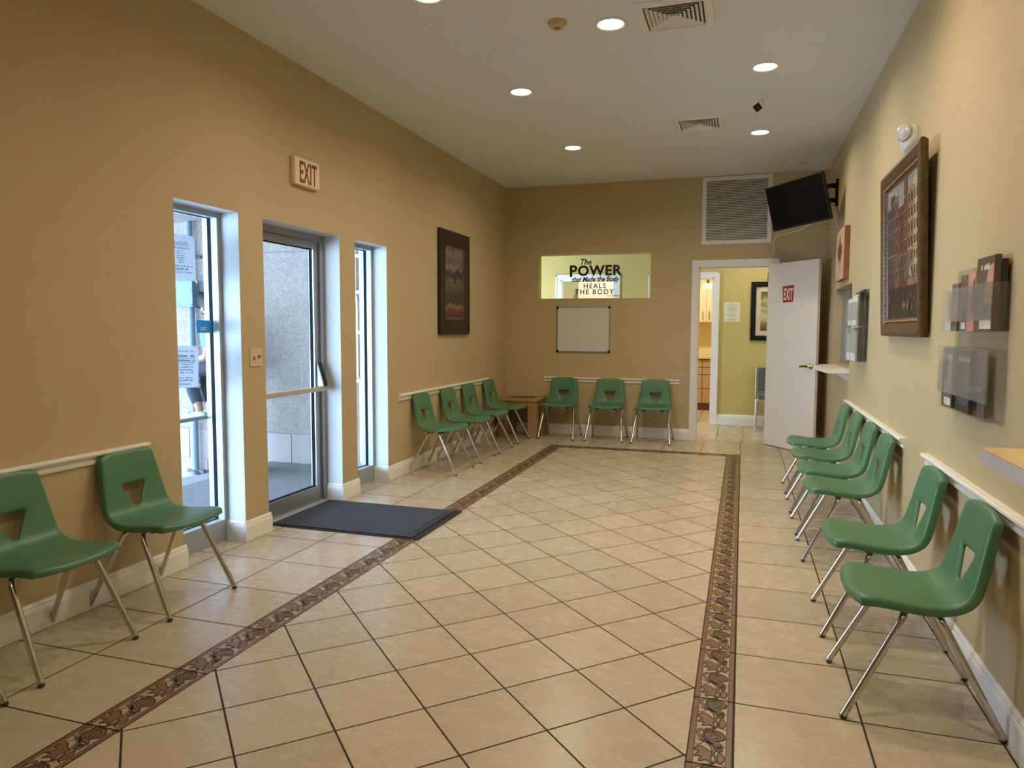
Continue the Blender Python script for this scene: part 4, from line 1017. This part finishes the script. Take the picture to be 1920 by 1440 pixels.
s = MB(); s.prism([(XR, 3.905), (2.118, 3.905), (2.078, 4.53), (2.16, 4.80), (XR, 4.80)], lambda u, v, w: (u, v, .942+w), .038); mk('shelf_board', s, M_white, t, bevel=.002)
s = MB(); s.prism([(XR, .942), (XR, .89), (2.27, .89), (2.20, .93), (2.20, .942)], lambda u, v, w: (u, 3.96+w, v), .02); mk('shelf_bracket', s, M_white, t)
t = thing('transaction_counter', (XR, -.8, .935), 'cream laminate counter ledge jutting in at the right edge above the chair rail', 'counter')
def rpoly(r=.03, ins=0):
    x0 = 2.078+ins; y1 = -.32-ins; out = [(XR, -1.7), (x0, -1.7)]
    for k in range(7): a = PI-k*PI/12; out.append((x0+r+r*math.cos(a), y1-r+r*math.sin(a)))
    out.append((XR, y1)); return out
s = MB(); s.prism(rpoly(), lambda u, v, w: (u, v, .937+w), .041); mk('edge_band', s, mat('pale_grey_laminate', lin(206, 204, 206), .4), t)
s = MB(); s.prism(rpoly(.03, .0005), lambda u, v, w: (u, v, .979+w), .0015); mk('laminate_top', s, mat('cream_laminate', lin(226, 200, 146), .28), t)

# big painting of a street, leaning out from the wall at the top
M_oldgold = mat('antique_bronze_frame', lin(92, 68, 40), .42, .35, var=.35, vs=40)
M_gold = mat('worn_gilt', lin(150, 116, 66), .4, .6, var=.5, vs=120)
t = thing('framed_painting', (XR-.06, 1.745, 1.27), 'large ornate bronze framed painting of tall old houses on the right wall', 'painting')
P0 = Vector((XR-.045, 0, 1.27)); tl = math.radians(2.2)
def pf(a, b, d): return (P0.x-b*math.sin(tl)-d*math.cos(tl)+.0, 1.235+a, P0.z+b*math.cos(tl)-d*math.sin(tl))
PW, PH = 1.02, .935
s = MB(); frame4(s, lambda a, b, d: pf(a, b, d-.035), 0, PW, 0, PH, [(.01, 0), (0, .02), (0, .034), (.02, .040), (.06, .036), (.075, .022), (.09, .022), (.10, .012), (.102, .006)]); mk('frame', s, M_oldgold, t)
s = MB()
def bead(a, b): s.lathe([(0, -.006), (.006, -.003), (.006, .003), (0, .006)], pf(a, b, -.008), Matrix.Rotation(PI/2, 3, 'Y'), 8)
k = 0
for i in range(34):
    q = .085+(PW-.17)*i/33; bead(q, .083); bead(q, PH-.083)
for i in range(32):
    q = .085+(PH-.17)*i/31; bead(.083, q); bead(PW-.083, q)
mk('beading', s, M_gold, t)
s = MB(); s.add([pf(.095, .095, -.024), pf(PW-.095, .095, -.024), pf(PW-.095, PH-.095, -.024), pf(.095, PH-.095, -.024)], [(0, 1, 2, 3)])
s.add([pf(.01, .01, -.034), pf(PW-.01, .01, -.034), pf(PW-.01, PH-.01, -.034), pf(.01, PH-.01, -.034)], [(0, 3, 2, 1)])
pc = [lin(70, 52, 42), lin(108, 54, 42), lin(138, 104, 64), lin(168, 152, 116), lin(34, 29, 28), lin(90, 80, 62), lin(52, 57, 72), lin(116, 74, 48), lin(134, 130, 130), lin(84, 40, 36)]
pm = [mat('paint_%s' % n, c, .5, var=.3, vs=30, bump=.5, bs=90) for n, c in zip(('umber', 'brick', 'ochre', 'cream', 'black', 'stone', 'slate', 'orange', 'cloud', 'crimson'), pc)]
R = random.Random(3)
def pr(a0, a1, b0, b1, mi, lift=0.0): s.quad(pf(a0, b0, -.023+lift), pf(a1, b0, -.023+lift), pf(a1, b1, -.023+lift), pf(a0, b1, -.023+lift), mi)
A0, A1, B0, B1 = .097, PW-.097, .097, PH-.097
# y grows away from the camera: a small = near edge
pr(A0, A1, B1-.16, B1, 8); pr(A0, A1, B0, B0+.2, 4)
a = A0
cols = [(.16, 3), (.13, 2), (.10, 1), (.14, 9), (.09, 7), (.12, 0), (.086, 6)]
for w_, mi in cols:
    top = B1-R.uniform(.0, .14); b0 = B0+.17
    pr(a, min(A1, a+w_), b0, top, mi, .0006)
    nc = max(1, int(w_/.05)); nrw = 7
    for r_ in range(nrw):
        for c_2 in range(nc):
            ww = w_/nc; xa = a+c_2*ww+ww*.25; zb = b0+.05+r_*.075
            if zb+.05 < top:
                pr(xa, xa+ww*.5, zb, zb+.045, R.choice((4, 6, 4, 0)), .0012); pr(xa-.004, xa, zb, zb+.048, 3, .0015); pr(xa, xa+ww*.5, zb+.045, zb+.049, R.choice((3, 2)), .0015)
        if r_ % 2 == 0 and b0+.03+r_*.075 < top-.02: pr(a, min(A1, a+w_), b0+.035+r_*.075, b0+.040+r_*.075, R.choice((3, 5, 7)), .0014)
    a += w_
for i in range(150):
    u, v = R.uniform(A0, A1-.02), R.uniform(B0, B0+.22); w_ = R.uniform(.004, .016); h_ = R.uniform(.012, .05)
    pr(u, min(A1, u+w_), v, v+h_, R.choice((0, 1, 4, 5, 6, 7, 9, 2)), .001+i*1e-5)
for u, v in ((.36, .16), (.42, .17), (.47, .165)): s.lathe([(0, 0), (.016, .002)], pf(u, v, -.018), Matrix.Rotation(-PI/2, 3, 'Y'), 10, mi=2)
s.add([pf(.27, .30, -.0205), pf(.36, .32, -.0205), pf(.33, .40, -.0205)], [(0, 1, 2)], 8)
s.add([pf(.36, .32, -.0204), pf(.48, .30, -.0204), pf(.44, .41, -.0204), pf(.33, .40, -.0204)], [(0, 1, 2, 3)], 5)
mk('canvas', s, [mat('canvas_back', lin(70, 50, 36), .8)]+pm[1:] if False else pm, t, fix=False)
s = MB(); s.obox((XR-.012, 1.30, 1.30), .012, .012, .03, None); mk('bumper', s, M_oldgold, t)

# canvas with a leaf
t = thing('leaf_canvas', (XR-.022, 4.40, 1.745), 'small unframed canvas with a dark maple leaf above the reception hatch', 'painting')
M_rust = mat('rust_painted_edge', lin(140, 92, 64), .7, var=.2, vs=12)
s = MB(); s.box(XR-.044, XR-.001, 4.15, 4.70, 1.745, 2.195); mk('canvas', s, M_rust, t, bevel=.002)
s = MB(); s.box(XR-.0455, XR-.044, 4.152, 4.698, 1.747, 2.193); mk('painted_face', s, mat('pinkish_cream_paint', lin(192, 156, 126), .7, var=.2, vs=5), t)
lf_ = [(0, -.16), (.012, -.06), (.09, -.085), (.075, -.045), (.15, .0), (.12, .02), (.14, .075), (.085, .06), (.07, .085), (.035, .035), (.045, .13), (.02, .115), (0, .17)]
poly = lf_+[(-x, z) for x, z in lf_[-2:0:-1]]
s = MB(); s.prism(poly, lambda u, v, w: (XR-.0457-w, 4.43+u, 1.985+v), .0006); mk('leaf_motif', s, mat('dark_plum_leaf', lin(88, 50, 48), .7, var=.2, vs=25), t)

# emergency lamp
t = thing('emergency_light', (XR, 1.775, 2.25), 'white round emergency lamp on the right wall above the big painting', 'emergency light')
Mx = Matrix.Rotation(-PI/2, 3, 'Y')
cen = (XR, 1.775, 2.325)
s = MB(); s.lathe([(.072, 0), (.076, .022), (.070, .044), (.052, .060), (.026, .066), (.0, .067)], cen, Mx, 32); mk('housing', s, M_white, t)
dirv = Matrix.Rotation(.75, 3, 'Z')@Matrix.Rotation(-PI/2, 3, 'Y')
c2 = Vector((XR-.052, 1.735, 2.345))
s = MB(); s.lathe([(.036, -.015), (.044, 0), (.044, .022), (.040, .028)], c2, dirv, 32); hd = mk('lamp_head', s, M_white, t)
s = MB(); s.lathe([(.039, .0285), (.038, .030), (0, .031)], c2, dirv, 32); mk('lens', s, mat('clear_lens', lin(196, 196, 190), .15, var=.3, vs=60), hd)
s = MB(); s.lathe([(.041, .018), (.0445, .018), (.0445, .021), (.041, .021)], c2, dirv, 32); mk('lamp_gasket', s, M_black, hd)

# brochure racks
def rack(label, y0, y1, zt, zm, zb, cols, depth, group):
    t = thing('brochure_rack', (XR, (y0+y1)/2, zb), label, 'brochure rack', group)
    s = MB(); s.box(XR-.0035, XR-.0005, y0, y1, zb-.01, zt); mk('back_plate', s, M_acry, t)
    fx = XR-depth
    for z0, z1, h0_, h1_ in ((zm, zt, .045, .17), (zb, zm, .07, .25)):
        s = MB(); s.box(fx, XR-.004, y0+.004, y1-.004, z0, z0+.003); mk('tier_shelf', s, M_acry, t)
        s = MB(); s.box(fx-.003, fx, y0, y1, z0+h0_*.9, z0+h1_); mk('pocket_front', s, M_frost, t)
        for k in range(cols+1):
            y = y0+(y1-y0)*k/cols; s = MB(); s.box(fx, XR-.004, y-.0012, y+.0012, z0+.003, z0+h1_); mk('pocket_divider', s, M_acry, t)
    for y in (y0+.03, y1-.03):
        for z in (zb+.02, zt-.03): s = MB(); s.lathe([(.004, 0), (.003, .003)], (XR-.0035, y, z), Mx, 8); mk('screw', s, M_chrome, t)
    return t
rack('clear acrylic brochure rack with three columns, nearer on the right wall', .185, .82, 1.545, 1.298, .99, 3, .055, 'acrylic brochure racks')
M_mag = {n: mat('brochure_'+n, c, .35, var=.25, vs=12) for n, c in dict(brown=lin(92, 74, 62), grey=lin(96, 92, 88), dark=lin(46, 40, 38), white=lin(214, 210, 202), pink=lin(206, 150, 126), teal=lin(96, 110, 106), red=lin(170, 34, 34), blue=lin(60, 74, 104)).items()}
def brochure(y0, y1, z0, z1, xf, th, cols, label, title=None, tcol='white', name='brochure'):
    """stack of leaflets standing in a pocket: pages plus printed cover bands"""
    t = thing(name, (xf+th/2, (y0+y1)/2, z0), label, 'brochure', 'brochures in the wall racks')
    s = MB(); s.box(xf, xf+th, y0, y1, z0, z1); mk('pages', s, M_mag[cols[0]], t, bevel=.001, seg=1)
    s = MB(); mi = []
    ms = [M_mag[c] for c in cols]; n = len(cols)
    h = z1-z0
    s.box(xf-.0008, xf, y0+.002, y1-.002, z0+.002, z1-.002, 0)
    if n > 1: s.prism([(y0+.01, z0+h*.30), (y0+(y1-y0)*.55, z0+h*.32), (y0+(y1-y0)*.45, z0+h*.60), (y0+(y1-y0)*.30, z0+h*.86), (y0+.006, z0+h*.9)], lambda u, v, w: (xf-.0008-w, u, v), .0004, 1)
    if n > 2: s.box(xf-.0014, xf-.0008, y0+.01, y1-.03, z0+h*.12, z0+h*.36, 2)
    if n > 3: s.box(xf-.0016, xf-.0008, y0+.01, y0+(y1-y0)*.7, z0+.008, z0+h*.16, 3)
    c = mk('cover', s, ms, t, fix=True)
    if title:
        s = blur_line(title, .030, lambda u, v, w: (xf-.0018, (y0+y1)/2-u, z1-.046+v), seed=int(z1*1000+y0*100), fill=.8); mk('title', s, M_mag[tcol], t, fix=False)
zt0, zb0 = 1.3015, .9935
brochure(.195, .385, zt0, 1.560, 2.242, .020, ['brown', 'pink', 'teal', 'white'], 'brown brochure stack with a figure, tallest, in the nearest top pocket', .09)
brochure(.192, .386, zt0+.001, 1.545, 2.263, .018, ['dark', 'brown'], 'dark brochure stack behind the tallest brown one in the top pocket')
brochure(.405, .500, zt0, 1.520, 2.245, .012, ['pink', 'grey'], 'pale brochure with blurred figure in the middle top pocket')
brochure(.500, .597, zt0, 1.515, 2.245, .020, ['grey', 'teal', 'dark', 'white'], 'grey brochure with a small white tag in the middle top pocket', .07, 'red')
brochure(.620, .715, zt0, 1.490, 2.245, .012, ['grey', 'pink', 'red'], 'red topped brochure in the farthest top pocket', .075, 'red')
brochure(.715, .808, zt0, 1.470, 2.248, .010, ['white', 'pink'], 'white text leaflet in the farthest top pocket')
brochure(.650, .800, zb0, 1.235, 2.245, .014, ['brown', 'pink', 'teal', 'white'], 'brown brochure with a figure in the farthest lower pocket', .09)
brochure(.420, .590, zb0, 1.232, 2.245, .016, ['dark', 'teal', 'blue'], 'dark blue brochure in the middle lower pocket', .13)
brochure(.300, .385, zb0, 1.215, 2.262, .010, ['grey', 'dark'], 'plain grey leaflet in the nearest lower pocket')

rack('narrow clear wall rack stuffed with newspapers, beside the reception hatch', 3.03, 3.50, 1.60, 1.335, 1.075, 2, .085, 'acrylic brochure racks')
def paper(y0, y1, z0, z1, xf, th, col, label):
    o = thing('newspaper', (xf+th/2, (y0+y1)/2, z0), label, 'newspaper', 'papers in the far wall rack')
    s = MB(); s.box(xf, xf+th, y0, y1, z0, z1); mk('pages', s, M_mag[col], o, bevel=.003)
    s = MB()
    for k in range(5): s.box(xf+th*(k+.5)/5-.0004, xf+th*(k+.5)/5+.0004, y0-.0006, y0, z0+.01, z1-.01)
    mk('page_edges', s, M_mag['grey'], o)
for z0, hh, nm in ((1.3385, .22, 'upper'), (1.0785, .22, 'lower')):
    paper(3.272, 3.49, z0, z0+hh-.02, 2.212, .018, 'white', 'white folded newspaper at the front of the far %s pocket' % nm)
    paper(3.275, 3.47, z0, z0+hh+.01, 2.234, .016, 'grey', 'grey newspaper behind the white one in the far %s pocket' % nm)
    paper(3.04, 3.26, z0, z0+hh-.0, 2.212, .016, 'white', 'white newspaper in the near %s pocket of the narrow rack' % nm)
    paper(3.04, 3.255, z0, z0+hh+.02, 2.231, .020, 'dark', 'dark magazine in the near %s pocket of the narrow rack' % nm)
    paper(3.045, 3.25, z0, z0+hh+.035, 2.254, .018, 'blue', 'bluish magazine at the back of the near %s pocket' % nm)

# ------------------------------------------------------------------ ceiling fittings
M_lens = mat('lamp_lens', (1.0, .90, .72, 1), .4, emis=14, var=0)
def downlight(x, y, label, w=LAMP_W, r=.098):
    t = thing('recessed_light', (x, y, H), label, 'ceiling light', 'recessed ceiling lights')
    s = MB(); s.lathe([(r, 0), (r, -.004), (r-.008, -.008), (r-.026, -.004), (r-.028, 0)], (x, y, H), None, 36); mk('trim_ring', s, M_white, t)
    s = MB(); s.lathe([(0, -.003), (r-.026, -.002)], (x, y, H), None, 36); mk('lens', s, M_lens, t, fix=False)
    ld = bpy.data.lights.new('bulb', 'AREA'); ld.shape = 'DISK'; ld.size = .14; ld.energy = w; ld.color = LAMP_COL; ld.spread = 2.75
    lo = bpy.data.objects.new('bulb', ld); COL.objects.link(lo); lo.parent = t; lo.location = (0, 0, -.012)
downlight(.673, 1.628, 'recessed round light beside the near ceiling diffuser, between it and the smoke detector')
downlight(1.538, 2.60, 'recessed round light right of the two diffusers, nearest on the right side')
downlight(1.54, 4.275, 'recessed round light on the right, beyond the security camera')
downlight(-.166, 2.606, 'recessed round light on the left side, nearest fully visible one')
downlight(-.171, 4.325, 'recessed round light on the left side, farthest one')
downlight(-.185, .99, 'recessed round light cut by the top edge of the picture')
def diffuser(x0, x1, y0, y1, label):
    t = thing('ceiling_diffuser', ((x0+x1)/2, (y0+y1)/2, H), label, 'vent', 'ceiling air diffusers')
    s = MB(); frame4(s, lambda a, b, d: (a, b, H-d), x0, x1, y0, y1, [(0, 0), (0, .006), (.006, .008), (.035, .010), (.045, .014), (.048, .010), (.048, .001)]); mk('frame', s, M_white, t)
    s = MB(); s.box(x0+.04, x1-.04, y0+.04, y1-.04, H-.0015, H-.0005); mk('duct_shade_sheet', s, mat('duct_shade_brown', lin(60, 52, 40), .8), t)  # shade between the vanes put into this sheet's dark colour
    s = MB()
    for k in range(6):
        i = .056+k*.0225; frame4(s, lambda a, b, d: (a, b, H-d), x0, x1, y0, y1, [(i+.0165, .002), (i+.002, .013), (i, .0125), (i+.0135, .002)])
    c = (x1-x0)/2; i = .19; s.box(x0+i, x1-i, y0+i, y1-i, H-.014, H-.002)
    mk('vanes', s, M_white, t, fix=False)
diffuser(.828, 1.243, 1.405, 1.815, 'large square air diffuser in the ceiling, cut by the top edge of the picture')
diffuser(.838, 1.246, 3.62, 4.05, 'square air diffuser in the ceiling farther away, beside the security camera')
t = thing('smoke_detector', (.387, 1.509, H), 'round beige smoke detector on the ceiling left of the lamps', 'smoke detector')
M_beige = mat('aged_beige_plastic', lin(204, 180, 132), .5)
s = MB(); s.lathe([(.055, 0), (.055, -.010), (.048, -.018), (.045, -.028), (.030, -.034), (0, -.035)], (.387, 1.509, H), None, 32); mk('housing', s, M_beige, t)
s = MB(); s.lathe([(.020, -.034), (.018, -.040), (.010, -.041), (0, -.041)], (.387, 1.509, H), None, 20); mk('sensor_cap', s, mat('tan_cap', lin(150, 130, 90), .5), t)
s = MB(); s.lathe([(.06, 0), (.06, -.006), (0, -.008)], (1.965, 5.625, H), None, 28); o = mk('ceiling_cover_plate', s, M_ceil); tag(o, 'flat round white cover plate on the ceiling above the television', 'cover plate')
t = thing('security_camera', (1.537, 3.245, H), 'white security camera with a black face hanging from the ceiling', 'security camera')
s = MB(); s.lathe([(.04, 0), (.04, -.006), (.02, -.012), (0, -.013)], (1.537, 3.245, H), None, 24); mk('mount_base', s, M_white, t)
s = MB(); s.tube(arc([(1.537, 3.245, H-.008), (1.537, 3.245, H-.045), (1.525, 3.19, H-.075)], .02), .008, 10); mk('mount_arm', s, M_white, t)
cf = Vector((-.22, -.85, -.42)).normalized(); cr_ = cf.cross(Vector((0, 0, 1))).normalized(); cu_ = cr_.cross(cf)
Mc = Matrix(((cr_.x, cf.x, cu_.x), (cr_.y, cf.y, cu_.y), (cr_.z, cf.z, cu_.z)))@Matrix.Rotation(.55, 3, 'Y')
cc = Vector((1.512, 3.14, H-.098))
s = MB(); s.obox(cc, .031, .045, .031, Mc); mk('camera_body', s, M_white, t, bevel=.010, seg=3)
s = MB(); s.obox(cc+Mc@Vector((0, .0462, 0)), .026, .0012, .026, Mc); fcp = mk('front_glass', s, mat('camera_black_glass', (.008, .008, .009, 1), .15), t, bevel=.001)
s = MB(); s.lathe([(.010, 0), (.008, .003), (0, .004)], cc+Mc@Vector((0, .0475, 0)), Mc@Matrix.Rotation(-PI/2, 3, 'X'), 16); mk('camera_lens', s, mat('lens_coating', (.02, .02, .03, 1), .05), fcp)
